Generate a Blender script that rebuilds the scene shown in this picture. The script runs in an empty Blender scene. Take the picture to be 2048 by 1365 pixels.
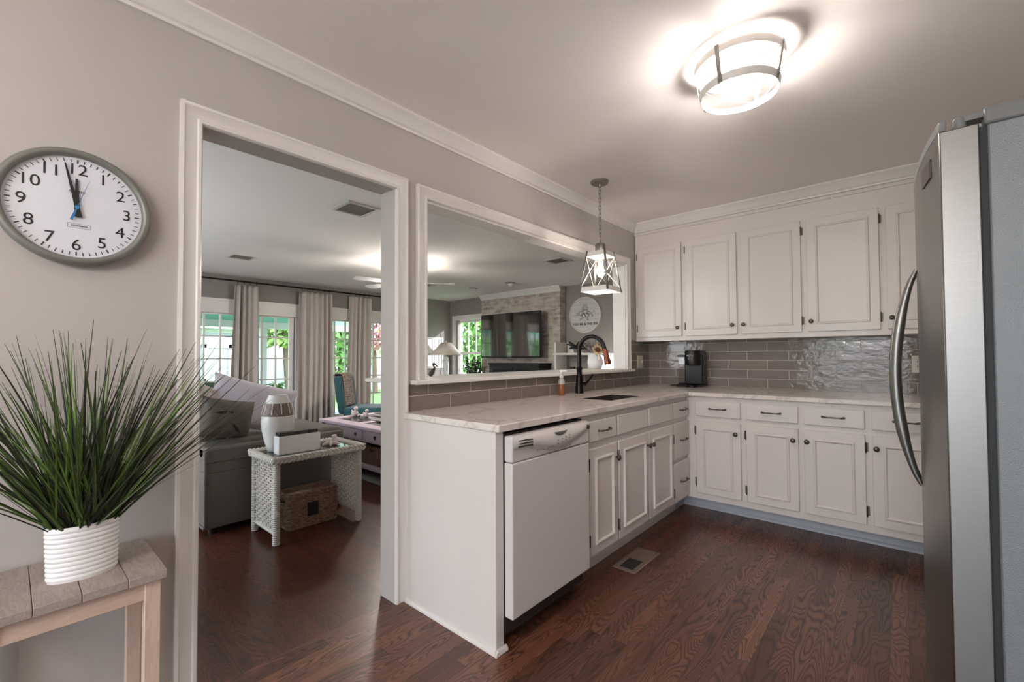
import bpy, bmesh, math, random
from mathutils import Vector, Matrix
rnd = random.Random(7)
sin, cos, pi = math.sin, math.cos, math.pi
scn = bpy.context.scene
COL = scn.collection

# ------------------------------------------------------------------ camera
YAW, PITCH, ROLL, CAMH, FPX = 0.7212, 0.0233, -0.0052, 1.1864, 886.03
cd = bpy.data.cameras.new('camera'); cam = bpy.data.objects.new('camera', cd); COL.objects.link(cam)
fwd = Vector((cos(YAW)*cos(PITCH), sin(YAW)*cos(PITCH), sin(PITCH)))
rt0 = Vector((sin(YAW), -cos(YAW), 0)); up0 = rt0.cross(fwd)
rt = rt0*cos(ROLL)+up0*sin(ROLL); up = up0*cos(ROLL)-rt0*sin(ROLL)
cam.matrix_world = Matrix(((rt.x, up.x, -fwd.x, 0), (rt.y, up.y, -fwd.y, 0), (rt.z, up.z, -fwd.z, CAMH), (0, 0, 0, 1)))
cd.sensor_width = 36; cd.lens = FPX/2048*36; cd.shift_x = -0.48/2048; cd.shift_y = 10.36/2048
cd.clip_start = 0.02; cd.clip_end = 200
scn.camera = cam
# ------------------------------------------------------------------ view, world, sun
vs = scn.view_settings
vs.view_transform = 'Standard'; vs.look = 'None'; vs.gamma = 1; vs.use_curve_mapping = False
vs.exposure = 1.67
W_STR, SUN_STR = 2.6, 1.3
CHAND_BULB = 125
CEIL_BULB, PEND_BULB, FAN_BULB, SPOT_BULB = 98, 44, 90, 50
world = bpy.data.worlds.new('world'); scn.world = world; world.use_nodes = True
wn = world.node_tree; wn.nodes.clear()
wo = wn.nodes.new('ShaderNodeOutputWorld'); wb = wn.nodes.new('ShaderNodeBackground')
wt_ = wn.nodes.new('ShaderNodeTexCoord'); wsx = wn.nodes.new('ShaderNodeSeparateXYZ'); wr = wn.nodes.new('ShaderNodeValToRGB')
wn.links.new(wt_.outputs['Generated'], wsx.inputs[0]); wn.links.new(wsx.outputs['Z'], wr.inputs[0])
wr.color_ramp.elements[0].position = 0.0; wr.color_ramp.elements[0].color = (0.92, 0.96, 1.0, 1)
wr.color_ramp.elements[1].position = 0.7; wr.color_ramp.elements[1].color = (0.62, 0.78, 1.0, 1)
wn.links.new(wr.outputs[0], wb.inputs[0]); wb.inputs[1].default_value = W_STR; wn.links.new(wb.outputs[0], wo.inputs[0])
sd = bpy.data.lights.new('sun', 'SUN'); sd.energy = SUN_STR; sd.angle = 0.02; sd.color = (1.0, 0.97, 0.93)
sun = bpy.data.objects.new('sun', sd); COL.objects.link(sun)
sun.rotation_euler = Vector((-0.52, 0.74, -0.30)).to_track_quat('-Z', 'Y').to_euler()

# ------------------------------------------------------------------ materials
def C(r, g, b):
    f = lambda v: (v/255/12.92) if v/255 <= .04045 else ((v/255+.055)/1.055)**2.4
    return (f(r), f(g), f(b), 1)
class NT:
    def __init__(s, name):
        s.m = bpy.data.materials.new(name); s.m.use_nodes = True; s.t = s.m.node_tree
        s.b = s.t.nodes['Principled BSDF']; s.out = s.t.nodes['Material Output']
    def n(s, typ, ins=None, **at):
        nd = s.t.nodes.new('ShaderNode'+typ)
        for k, v in at.items(): setattr(nd, k, v)
        for k, v in (ins or {}).items(): s.set(nd.inputs[k], v)
        return nd
    def set(s, sock, v):
        if isinstance(v, bpy.types.NodeSocket): s.t.links.new(v, sock)
        else: sock.default_value = v
    def ma(s, op, a, b=0.0, c=0.0):
        nd = s.n('Math', operation=op); s.set(nd.inputs[0], a); s.set(nd.inputs[1], b); s.set(nd.inputs[2], c); return nd.outputs[0]
    def mix(s, f, a, b, mode='MIX'):
        nd = s.n('Mix', data_type='RGBA', blend_type=mode); s.set(nd.inputs[0], f); s.set(nd.inputs[6], a); s.set(nd.inputs[7], b); return nd.outputs[2]
    def ramp(s, f, stops):
        nd = s.n('ValToRGB'); s.set(nd.inputs[0], f); e = nd.color_ramp.elements
        while len(e) < len(stops): e.new(0.5)
        for el, (p, c) in zip(e, stops): el.position = p; el.color = c if len(c) == 4 else (*c, 1)
        return nd.outputs[0]
    def co(s): return s.n('TexCoord').outputs['Object']
    def noise(s, scale, vec=None, detail=2.0, rough=.5, dist=0.0):
        nd = s.n('TexNoise', {'Scale': scale, 'Detail': detail, 'Roughness': rough, 'Distortion': dist}); s.set(nd.inputs['Vector'], vec if vec is not None else s.co()); return nd
    def scaled(s, sc, vec=None):
        nd = s.n('VectorMath', operation='MULTIPLY'); s.set(nd.inputs[0], vec if vec is not None else s.co()); nd.inputs[1].default_value = sc; return nd.outputs[0]
    def bump(s, h, strength=.2, dist=.01):
        nd = s.n('Bump', {'Strength': strength, 'Distance': dist, 'Height': h}); s.t.links.new(nd.outputs[0], s.b.inputs['Normal']); return nd
    def P(s, **kw):
        for k, v in kw.items(): s.set(s.b.inputs[k.replace('_', ' ')], v)
        return s
def pm(name, col, rough=.5, metal=0.0, var=.06, vs_=6.0, bump=0.0, bs=60.0, stretch=(1, 1, 1), **kw):
    t = NT(name); v = t.scaled(stretch); nz = t.noise(vs_, v, 3)
    dk = tuple(c*(1-var*2) for c in col[:3])+(1,)
    t.P(Base_Color=t.mix(nz.outputs[0], dk, tuple(min(1, c*(1+var)) for c in col[:3])+(1,)), Roughness=rough, Metallic=metal)
    if bump: t.bump(t.noise(bs, v, 4).outputs[0], bump, .004)
    for k, v2 in kw.items(): t.set(t.b.inputs[k.replace('_', ' ')], v2)
    return t.m
M = {}
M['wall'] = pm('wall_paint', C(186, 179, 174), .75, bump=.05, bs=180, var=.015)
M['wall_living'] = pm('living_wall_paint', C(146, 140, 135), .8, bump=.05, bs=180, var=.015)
M['ceiling'] = pm('ceiling_paint', C(244, 238, 234), .85, bump=.04, bs=120, var=.01)
M['trim'] = pm('trim_paint', C(226, 221, 216), .38, var=.01)
M['cab'] = pm('cabinet_paint', C(220, 212, 207), .33, var=.012, vs_=3)
M['cabdark'] = pm('cabinet_recess', C(70, 66, 64), .7)
M['toe'] = pm('toe_kick_daylit', C(186, 190, 198), .5, var=.02)  # pale blue of incoming daylight mixed into the toe kick colour
M['dish'] = pm('appliance_white', C(214, 208, 206), .3, var=.01)
M['dishdark'] = pm('appliance_slot', C(44, 40, 38), .5)
M['greyplastic'] = pm('grey_plastic', C(120, 126, 122), .35)
M['pewter'] = pm('aged_pewter', C(108, 98, 90), .36, .9, var=.2, vs_=90)
M['blackmetal'] = pm('oil_rubbed_bronze', C(34, 28, 27), .22, .6, var=.1)
M['bronzetip'] = pm('bronze_metal', C(128, 74, 52), .3, .8, var=.2)  # bronze tint of the faucet's spray head
M['nickel'] = pm('galvanised_metal', C(150, 146, 140), .38, .85, var=.15, vs_=30)
M['whitemetal'] = pm('distressed_white_metal', C(226, 221, 215), .45, .15, var=.05, vs_=25)
M['steel'] = pm('stainless_steel', C(140, 138, 136), .34, 1.0, var=.04, vs_=8, bump=.06, bs=60, stretch=(1, 1, 40))
M['fridgeside'] = pm('fridge_side_grey', C(132, 137, 142), .4, .35, var=.04, bump=.25, bs=420)
M['gasket'] = pm('fridge_gasket', C(50, 52, 54), .6)
M['plasticgrey'] = pm('fridge_cap_grey', C(128, 130, 131), .4)
M['badge'] = pm('badge_metal', C(72, 60, 60), .3, .3)
M['sinksteel'] = pm('sink_metal', C(62, 54, 50), .5, .4)
M['black'] = pm('black_plastic', C(15, 14, 14), .36)
M['matblack'] = pm('matte_black', C(24, 23, 23), .6)
M['ceramic'] = pm('white_ceramic', C(232, 230, 229), .18, var=.012)
M['clockface'] = pm('clock_dial', C(226, 228, 236), .4, var=.01)
M['clockrim'] = pm('clock_rim', C(126, 126, 120), .4, .25, var=.04)
M['ink'] = pm('black_ink', C(22, 22, 26), .5)
M['blue'] = pm('blue_hand', C(40, 122, 180), .4)
M['whiteprint'] = pm('light_print', C(190, 190, 190), .5)
M['greyprint'] = pm('grey_print', C(140, 136, 132), .5)
M['leafdark'] = pm('grass_dark', C(44, 50, 32), .5, var=.3, vs_=20)
M['leafmid'] = pm('grass_green', C(70, 92, 40), .45, var=.3, vs_=20)
M['leafbright'] = pm('grass_bright', C(108, 142, 60), .45, var=.25, vs_=20)
M['sofa'] = pm('sofa_fabric', C(112, 106, 100), .9, bump=.3, bs=300, var=.05)
M['darkpillow'] = pm('taupe_fabric', C(104, 98, 91), .9, bump=.3, bs=300, var=.08)
M['lav'] = pm('lavender_fabric', C(220, 214, 226), .85, bump=.3, bs=200, var=.03)
M['pink'] = pm('cream_fabric', C(222, 208, 204), .85, bump=.3, bs=200, var=.05)
M['leafprint'] = pm('leaf_print', C(40, 42, 44), .9)
M['curtain'] = pm('linen_curtain', C(196, 187, 180), .9, bump=.2, bs=400, var=.03)
M['curtain'].node_tree.nodes['Principled BSDF'].inputs['Subsurface Weight'].default_value = 0.0
M['rod'] = pm('curtain_rod_metal', C(34, 28, 26), .45, .5)
M['wicker'] = pm('white_wicker', C(212, 206, 198), .6, var=.12, vs_=60, bump=.3, bs=150)
M['teal'] = pm('teal_velvet', C(16, 74, 82), .8, var=.15, Sheen_Weight=.4)
M['darkwood'] = pm('dark_wood', C(48, 32, 26), .4, var=.2, stretch=(1, 1, .1), vs_=30)
M['bluepot'] = pm('blue_pot', C(40, 96, 150), .4)
M['lilac'] = pm('lilac_paint', C(204, 186, 200), .45, var=.03)
M['glass_dark'] = pm('table_glass', C(70, 72, 70), .06, var=.02)
M['crate'] = pm('brown_crate', C(118, 84, 66), .6, var=.25, stretch=(1, 1, .15), vs_=40)
M['rug'] = pm('grey_rug', C(120, 122, 120), .95, bump=.5, bs=200, var=.2, vs_=10)
M['book'] = pm('book_cover', C(60, 52, 52), .5); M['page'] = pm('book_pages', C(226, 216, 206), .8)
M['figure'] = pm('pink_white_figurine', C(232, 216, 212), .35)
M['silver'] = pm('silver_ball', C(200, 200, 205), .12, 1.0)
M['shade'] = pm('cream_lampshade', C(238, 222, 206), .8, bump=.15, bs=200)
M['mirror'] = pm('mirror_glass', C(225, 228, 228), .02, 1.0, var=.005)
M['bark'] = pm('tree_bark', C(120, 104, 88), .9, bump=.6, bs=20, var=.25, stretch=(1, 1, .3))
M['lawn'] = pm('lawn', C(120, 158, 84), .9, var=.3, vs_=3)
M['leaf_a'] = pm('tree_leaves_green', C(134, 180, 100), .6, var=.35, vs_=4)
M['leaf_b'] = pm('tree_leaves_pale', C(158, 190, 110), .6, var=.35, vs_=4)
M['leaf_p'] = pm('blossom_pink', C(226, 170, 176), .6, var=.25, vs_=4)
M['shed'] = pm('pale_blue_siding', C(176, 186, 198), .7, var=.03)
M['housewhite'] = pm('white_exterior', C(214, 214, 212), .6, var=.02)
M['porchteal'] = pm('teal_porch_paint', C(148, 208, 190), .6, var=.03)
M['patio'] = pm('patio_paving', C(150, 150, 146), .8, var=.1)
M['lattice'] = pm('green_lattice', C(70, 96, 86), .6, var=.1)
M['ventwhite'] = pm('vent_paint', C(206, 200, 196), .5)
M['ventgrey'] = pm('vent_grille', C(126, 120, 114), .6)
M['ventdark'] = pm('vent_shadow', C(40, 37, 35), .8)
M['regmetal'] = pm('register_metal', C(128, 110, 98), .45, .3, var=.08)
M['plate'] = pm('switch_plate', C(206, 198, 188), .4)
M['soapliq'] = pm('amber_soap', C(176, 112, 72), .15, Transmission_Weight=.35)
M['clearplastic'] = pm('frosted_plastic', C(214, 206, 198), .2, Transmission_Weight=.3)
M['sunflower'] = pm('sunflower_petals', C(236, 208, 164), .7, var=.12, vs_=40)
M['seed'] = pm('sunflower_centre', C(120, 72, 36), .9, bump=.6, bs=300, var=.3, vs_=120)
M['blueflower'] = pm('blue_petals', C(72, 92, 122), .7, var=.2, vs_=40)
M['greyleaf'] = pm('dusty_leaves', C(128, 116, 118), .8, var=.2, vs_=40)
M['blackleaf'] = pm('dark_leaves', C(34, 38, 34), .6, var=.3, vs_=30)
M['pelican'] = pm('pewter_figurine', C(92, 84, 80), .4, .4, var=.2, vs_=60)
M['marble'] = pm('black_marble', C(60, 58, 56), .2, var=.5, vs_=60)
M['bluestone'] = pm('blue_toilstone', C(90, 100, 110), .5)

def emis(name, col, s):
    t = NT(name); t.t.nodes.remove(t.b)
    e = t.n('Emission', {'Color': col, 'Strength': s}); t.t.links.new(e.outputs[0], t.out.inputs[0]); return t.m
M['bulb'] = emis('ceiling_bulb_glow', (1.0, .92, .86, 1), CEIL_BULB)
M['bulbp'] = emis('pendant_bulb_glow', (1.0, .89, .79, 1), PEND_BULB)
M['bulbc'] = emis('chandelier_bulb_glow', (1.0, .93, .86, 1), CHAND_BULB)
M['fanlight'] = emis('fan_light_glow', (1.0, .92, .82, 1), FAN_BULB)
M['spotglow'] = emis('spot_glow', (1.0, .92, .82, 1), SPOT_BULB)
M['drumglow'] = emis('glowing_drum_white', (1.0, .97, .92, 1), 1.6)  # even white glow for the drum behind the pitcher

def glassm(name, gl=.08, tint=(1, 1, 1, 1)):
    t = NT(name); t.t.nodes.remove(t.b)
    a = t.n('BsdfTransparent', {'Color': tint}); g = t.n('BsdfGlossy', {'Roughness': .02})
    lw = t.n('LayerWeight', {'Blend': .5}); f = t.ma('MULTIPLY_ADD', t.ma('POWER', lw.outputs['Facing'], 4.0), .6, gl)
    mx = t.n('MixShader', {0: f}); t.t.links.new(a.outputs[0], mx.inputs[1]); t.t.links.new(g.outputs[0], mx.inputs[2])
    t.t.links.new(mx.outputs[0], t.out.inputs[0]); return t.m
M['pane'] = glassm('window_glass', .03)
M['clockglass'] = glassm('clock_glass', .03)
M['tank'] = glassm('water_tank', .06, (.85, .85, .85, 1))

def oak(name, c_dark, c_light, grain, w, swap=False, rough=.3):
    t = NT(name); sx = t.n('SeparateXYZ', {0: t.co()})
    u, v = (sx.outputs[1], sx.outputs[0]) if swap else (sx.outputs[0], sx.outputs[1])
    vr = t.ma('DIVIDE', v, w); row = t.ma('FLOOR', vr); fv = t.ma('FRACT', vr)
    wn1 = t.n('TexWhiteNoise', noise_dimensions='1D'); t.set(wn1.inputs['W'], row)
    ur = t.ma('MULTIPLY_ADD', wn1.outputs['Value'], 7.3, t.ma('DIVIDE', u, .85)); colm = t.ma('FLOOR', ur); fu = t.ma('FRACT', ur)
    cv = t.n('CombineXYZ', {0: row, 1: colm}); wn2 = t.n('TexWhiteNoise', noise_dimensions='3D'); t.set(wn2.inputs[0], cv.outputs[0])
    cell = wn2.outputs['Value']; csep = t.n('SeparateColor', {0: wn2.outputs['Color']})
    g = t.n('CombineXYZ', {0: t.ma('MULTIPLY_ADD', cell, 31.0, t.ma('MULTIPLY', u, 1.5)), 1: t.ma('MULTIPLY_ADD', csep.outputs[1], 9.0, t.ma('MULTIPLY', v, 9.5)), 2: t.ma('MULTIPLY', csep.outputs[2], 13.0)})
    n1 = t.noise(1.25, g.outputs[0], 1.2, .45, .35)
    bands = t.ma('FRACT', t.ma('MULTIPLY', n1.outputs[0], t.ma('MULTIPLY_ADD', csep.outputs[0], 14.0, 16.0)))
    lines = t.ramp(bands, [(0, (1, 1, 1)), (.1, (.95, .95, .95)), (.34, (.12, .12, .12)), (.72, (0, 0, 0)), (1, (.75, .75, .75))])
    pv = t.n('CombineXYZ', {0: t.ma('MULTIPLY', u, 6.0), 1: t.ma('MULTIPLY', v, 330.0)}); pores = t.noise(1.0, pv.outputs[0], 2)
    base = t.mix(t.ma('POWER', cell, 1.1), c_dark, c_light)
    pr = t.ramp(pores.outputs[0], [(.35, (.72, .72, .72)), (.62, (1.06, 1.06, 1.06))]); base = t.mix(1.0, base, pr, 'MULTIPLY')
    colr = t.mix(t.ma('MULTIPLY', lines, t.ma('MULTIPLY_ADD', csep.outputs[1], .35, .60)), base, grain)
    ev = t.ma('LESS_THAN', t.ma('MINIMUM', fv, t.ma('SUBTRACT', 1.0, fv)), .014); eu = t.ma('LESS_THAN', t.ma('MINIMUM', fu, t.ma('SUBTRACT', 1.0, fu)), .0016)
    seam = t.ma('MAXIMUM', ev, eu)
    colr = t.mix(t.ma('MULTIPLY', seam, .75), colr, C(28, 16, 12))
    t.P(Base_Color=colr, Roughness=t.ma('MULTIPLY_ADD', lines, .08, rough)); t.P(**{'Coat_Weight': .25, 'Coat_Roughness': .22})
    t.bump(t.ma('MULTIPLY_ADD', seam, -1.0, t.ma('MULTIPLY', lines, -.15)), .15, .002)
    return t.m
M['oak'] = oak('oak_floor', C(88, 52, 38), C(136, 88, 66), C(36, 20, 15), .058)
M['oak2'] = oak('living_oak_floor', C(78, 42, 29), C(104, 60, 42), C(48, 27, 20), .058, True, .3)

def tile(name, axis, u0):
    t = NT(name); sx = t.n('SeparateXYZ', {0: t.co()}); u = t.ma('SUBTRACT', sx.outputs[axis], u0); v = t.ma('SUBTRACT', sx.outputs[2], .9135)
    cv = t.n('CombineXYZ', {0: u, 1: v})
    b = t.n('TexBrick', {'Vector': cv.outputs[0], 'Color1': C(126, 114, 107), 'Color2': C(110, 99, 93), 'Mortar': C(196, 188, 178), 'Scale': 1.0, 'Mortar Size': .0022, 'Mortar Smooth': .1, 'Bias': 0.0, 'Brick Width': .302, 'Row Height': .0764}, offset=.5, offset_frequency=2)
    nz = t.noise(14, t.scaled((1, 1, 1.6)), 3, .55)
    t.P(Base_Color=t.mix(t.ma('MULTIPLY', nz.outputs[0], .35), b.outputs[0], C(150, 140, 132)), Roughness=t.ma('MULTIPLY_ADD', b.outputs['Fac'], .6, .1))
    h = t.ma('MULTIPLY_ADD', b.outputs['Fac'], -1.0, t.ma('MULTIPLY', nz.outputs[0], .9)); t.bump(h, .5, .006)
    return t.m
M['tileW'] = tile('backsplash_tile', 0, 1.439-.302); M['tileB'] = tile('backsplash_tile_back', 1, 1.283-.302*20)
def quartz():
    t = NT('quartz'); n = t.noise(1.6, t.scaled((1, 1.7, 1)), 4, .55, 1.3)
    d = t.ma('ABSOLUTE', t.ma('SUBTRACT', n.outputs[0], .5)); vein = t.ramp(d, [(0, (1, 1, 1)), (.012, (.45, .45, .45)), (.03, (0, 0, 0))])
    n2 = t.noise(4.5, None, 3, .6, .8); d2 = t.ma('ABSOLUTE', t.ma('SUBTRACT', n2.outputs[0], .5)); v2 = t.ramp(d2, [(0, (.4, .4, .4)), (.01, (0, 0, 0))])
    msk = t.ramp(t.noise(2.2).outputs[0], [(.42, (0, 0, 0)), (.62, (1, 1, 1))])
    f = t.ma('ADD', t.ma('MULTIPLY', vein, .42), t.ma('MULTIPLY', t.ma('MULTIPLY', v2, msk), .35))
    t.P(Base_Color=t.mix(f, C(222, 212, 205), C(150, 140, 134)), Roughness=.16); return t.m
M['quartz'] = quartz()
def oldbrick():
    t = NT('whitewashed_brick'); sx = t.n('SeparateXYZ', {0: t.co()}); cv = t.n('CombineXYZ', {0: sx.outputs[1], 1: sx.outputs[2]})
    b = t.n('TexBrick', {'Vector': cv.outputs[0], 'Color1': C(176, 158, 148), 'Color2': C(142, 120, 110), 'Mortar': C(182, 174, 166), 'Scale': 1.0, 'Mortar Size': .007, 'Brick Width': .215, 'Row Height': .072}, offset=.5)
    nz = t.noise(5, t.scaled((1, 1, 2)), 5, .65); wash = t.ramp(nz.outputs[0], [(.38, (0, 0, 0)), (.58, (1, 1, 1))])
    t.P(Base_Color=t.mix(t.ma('MULTIPLY', wash, .7), b.outputs[0], C(208, 200, 192)), Roughness=.85)
    t.bump(t.ma('MULTIPLY_ADD', b.outputs['Fac'], -1.0, nz.outputs[0]), .6, .012); return t.m
M['brick'] = oldbrick()
def plankwood(name, c1, c2, sc):
    t = NT(name); n = t.noise(3, t.scaled(sc), 3, .6, .6); f = t.ma('FRACT', t.ma('MULTIPLY', n.outputs[0], 9.0)); n2 = t.noise(2.0, t.scaled(tuple(5*x for x in sc)), 2)
    t.P(Base_Color=t.mix(t.ma('MULTIPLY_ADD', f, .5, t.ma('MULTIPLY', n2.outputs[0], .5)), c1, c2), Roughness=.55); t.bump(f, .08, .002); return t.m
M['topwood'] = plankwood('weathered_top', C(140, 127, 119), C(174, 161, 152), (9, 1.2, 9))
M['legwood'] = plankwood('pale_pine', C(196, 170, 152), C(216, 192, 174), (6, 6, .7))
M['apronwood'] = plankwood('pale_pine_rail', C(192, 166, 148), C(212, 188, 170), (.7, 6, 6))
def shiplap():
    t = NT('shiplap_white'); sx = t.n('SeparateXYZ', {0: t.co()}); f = t.ma('FRACT', t.ma('DIVIDE', sx.outputs[2], .085)); l = t.ma('LESS_THAN', f, .05)
    n = t.noise(4, t.scaled((1, 1, 6)), 3); c = t.mix(n.outputs[0], C(186, 184, 180), C(212, 210, 206)); t.P(Base_Color=t.mix(t.ma('MULTIPLY', l, .55), c, C(120, 116, 112)), Roughness=.7); return t.m
M['shiplap'] = shiplap()
def speckle():
    t = NT('speckled_throw'); n = t.noise(75, None, 2, .7); t.P(Base_Color=t.ramp(n.outputs[0], [(.4, C(78, 62, 56)), (.52, C(150, 130, 118)), (.6, C(206, 190, 176))]), Roughness=.95); t.bump(n.outputs[0], .6, .02); return t.m
M['throw'] = speckle()
def basketm():
    t = NT('seagrass_weave'); n = t.noise(30, t.scaled((1, 1, 4)), 3, .6); t.P(Base_Color=t.ramp(n.outputs[0], [(.3, C(84, 62, 48)), (.5, C(136, 106, 84)), (.7, C(168, 138, 112))]), Roughness=.8); t.bump(n.outputs[0], .5, .01); return t.m
M['basket'] = basketm()
def vasem():
    t = NT('vase_band'); n = t.noise(160, None, 2); t.P(Base_Color=t.ramp(n.outputs[0], [(.4, C(92, 74, 66)), (.62, C(150, 128, 116))]), Roughness=.5); t.bump(n.outputs[0], .4, .003); return t.m
M['vaseband'] = vasem()

# ------------------------------------------------------------------ geometry helpers
class MB:
    def __init__(s, map_=None): s.v = []; s.f = []; s.mi = []; s.M = map_ or (lambda a, b, c: (a, b, c)); s.cur = 0
    def p(s, a, b, c): s.v.append(s.M(a, b, c)); return len(s.v)-1
    def face(s, *i): s.f.append(tuple(i)); s.mi.append(s.cur)
    def box(s, a0, a1, b0, b1, c0, c1):
        i = [s.p(a, b, c) for a in (a0, a1) for b in (b0, b1) for c in (c0, c1)]
        for q in ((0, 1, 3, 2), (4, 6, 7, 5), (0, 4, 5, 1), (2, 3, 7, 6), (0, 2, 6, 4), (1, 5, 7, 3)): s.face(*[i[k] for k in q])
        return s
    def prism(s, poly, c0, c1):
        a = [s.p(x, y, c0) for x, y in poly]; b = [s.p(x, y, c1) for x, y in poly]; n = len(poly)
        s.face(*a[::-1]); s.face(*b)
        for k in range(n): s.face(a[k], a[(k+1) % n], b[(k+1) % n], b[k])
        return s
    def lathe(s, prof, cx=0, cy=0, n=24, sx=1, sy=1, cap=True):
        rings = [[s.p(cx+r*sx*cos(2*pi*k/n), cy+r*sy*sin(2*pi*k/n), t) for k in range(n)] for r, t in prof]
        for A, B in zip(rings, rings[1:]):
            for k in range(n): s.face(A[k], A[(k+1) % n], B[(k+1) % n], B[k])
        if cap and prof[0][0] > 1e-5: s.face(*rings[0][::-1])
        if cap and prof[-1][0] > 1e-5: s.face(*rings[-1])
        return s
    def tube(s, pts, r, n=8, closed=False):
        P = [Vector(p) for p in pts]; m = len(P); R = r if isinstance(r, (list, tuple)) else [r]*m; rings = []; prev = None
        for i in range(m):
            d = (P[(i+1) % m]-P[i-1]) if closed else (P[min(i+1, m-1)]-P[max(i-1, 0)])
            d.normalize()
            if prev is None: x = d.orthogonal().normalized()
            else:
                x = prev-d*prev.dot(d)
                x = x.normalized() if x.length > 1e-6 else d.orthogonal().normalized()
            prev = x; y = d.cross(x)
            rings.append([s.p(*(P[i]+(x*cos(2*pi*k/n)+y*sin(2*pi*k/n))*R[i])) for k in range(n)])
        for i in range(m if closed else m-1):
            A, B = rings[i], rings[(i+1) % m]
            for k in range(n): s.face(A[k], A[(k+1) % n], B[(k+1) % n], B[k])
        if not closed: s.face(*rings[0][::-1]); s.face(*rings[-1])
        return s
    def ell(s, c, r, n=12, m=8, rot=None):
        R = rot or Matrix.Identity(3); c = Vector(c)
        def q(u, v): return s.p(*(c+R @ Vector((r[0]*sin(v)*cos(u), r[1]*sin(v)*sin(u), r[2]*cos(v)))))
        top = q(0, 0); bot = q(0, pi); rings = [[q(2*pi*k/n, pi*j/m) for k in range(n)] for j in range(1, m)]
        for k in range(n): s.face(top, rings[0][k], rings[0][(k+1) % n]); s.face(bot, rings[-1][(k+1) % n], rings[-1][k])
        for A, B in zip(rings, rings[1:]):
            for k in range(n): s.face(A[k], B[k], B[(k+1) % n], A[(k+1) % n])
        return s
    def grid(s, fn, nu, nv):
        g = [[s.p(*fn(i/nu, j/nv)) for j in range(nv+1)] for i in range(nu+1)]
        for i in range(nu):
            for j in range(nv): s.face(g[i][j], g[i+1][j], g[i+1][j+1], g[i][j+1])
        return s
    def frame(s, u0, u1, v0, v1, prof, closed=True):
        rings = []
        for o, h in prof:
            vb = v0+(o if closed else 0)
            rings.append([s.p(u0+o, vb, h), s.p(u0+o, v1-o, h), s.p(u1-o, v1-o, h), s.p(u1-o, vb, h)])
        for A, B in zip(rings, rings[1:]):
            for k in range(4 if closed else 3): s.face(A[k], A[(k+1) % 4], B[(k+1) % 4], B[k])
        return s
    def cells(s, xs, ys, fill, c0, c1):
        nx, ny = len(xs)-1, len(ys)-1; F = lambda i, j: 0 <= i < nx and 0 <= j < ny and fill(i, j)
        V = {}
        def q(i, j, k):
            if (i, j, k) not in V: V[(i, j, k)] = s.p(xs[i], ys[j], (c0, c1)[k])
            return V[(i, j, k)]
        for i in range(nx):
            for j in range(ny):
                if not F(i, j): continue
                s.face(q(i, j, 1), q(i+1, j, 1), q(i+1, j+1, 1), q(i, j+1, 1)); s.face(q(i, j, 0), q(i, j+1, 0), q(i+1, j+1, 0), q(i+1, j, 0))
                for di, dj, a, b in ((-1, 0, (i, j), (i, j+1)), (1, 0, (i+1, j+1), (i+1, j)), (0, -1, (i+1, j), (i, j)), (0, 1, (i, j+1), (i+1, j+1))):
                    if not F(i+di, j+dj): s.face(q(*a, 0), q(*b, 0), q(*b, 1), q(*a, 1))
        return s
    def text(s, txt, size, a, b, h, th=.0006, align='CENTER', ra=None, bold=0.0):
        cu = bpy.data.curves.new('t', 'FONT'); cu.body = txt; cu.size = size; cu.align_x = align; cu.align_y = 'CENTER'; cu.extrude = th/2; cu.offset = bold; cu.resolution_u = 4
        ob = bpy.data.objects.new('t', cu); COL.objects.link(ob); dg = bpy.context.evaluated_depsgraph_get(); me = bpy.data.meshes.new_from_object(ob.evaluated_get(dg))
        o = len(s.v)
        for v in me.vertices:
            x, y = v.co.x, v.co.y
            if ra: x, y = x*cos(ra)-y*sin(ra), x*sin(ra)+y*cos(ra)
            s.p(a+x, b+y, h+v.co.z)
        for pl in me.polygons: s.face(*[o+k for k in pl.vertices])
        bpy.data.objects.remove(ob); bpy.data.curves.remove(cu); bpy.data.meshes.remove(me); return s
ROOT = {}
def part(name, mb, mats, parent=None, bev=0, seg=2, local=False, ang=35, solid=0, sub=0):
    """link one MB as ONE mesh object (child of parent); coordinates are world ones unless local"""
    me = bpy.data.meshes.new(name); vs_ = mb.v
    if parent is not None and not local:
        T = ROOT[parent.name].inverted(); vs_ = [T @ Vector(v) for v in vs_]
    me.from_pydata([tuple(v) for v in vs_], [], mb.f)
    mats = mats if isinstance(mats, (list, tuple)) else [mats]
    for m in mats: me.materials.append(m)
    if len(mats) > 1: me.polygons.foreach_set('material_index', mb.mi)
    bm = bmesh.new(); bm.from_mesh(me); bmesh.ops.recalc_face_normals(bm, faces=bm.faces); bm.to_mesh(me); bm.free()
    me.shade_smooth(); me.set_sharp_from_angle(angle=math.radians(ang))
    o = bpy.data.objects.new(name, me); COL.objects.link(o)
    if solid: md = o.modifiers.new('solid', 'SOLIDIFY'); md.thickness = solid; md.offset = 0
    if bev: md = o.modifiers.new('bevel', 'BEVEL'); md.width = bev; md.segments = seg; md.limit_method = 'ANGLE'; md.angle_limit = math.radians(40)
    if sub: md = o.modifiers.new('sub', 'SUBSURF'); md.levels = sub; md.render_levels = sub
    if parent is not None: o.parent = parent; ROOT[o.name] = ROOT[parent.name]
    else: ROOT[o.name] = Matrix.Identity(4)
    return o
def tag(o, label, cat, group=None):
    o['label'] = label; o['category'] = cat
    if group: o['group'] = group
    return o
def thing(name, label, cat, loc=(0, 0, 0), rz=0, group=None):
    o = bpy.data.objects.new(name, None); o.empty_display_size = .05; COL.objects.link(o); o.location = loc; o.rotation_euler = (0, 0, rz)
    ROOT[o.name] = Matrix.Translation(loc) @ Matrix.Rotation(rz, 4, 'Z'); return tag(o, label, cat, group)
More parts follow.
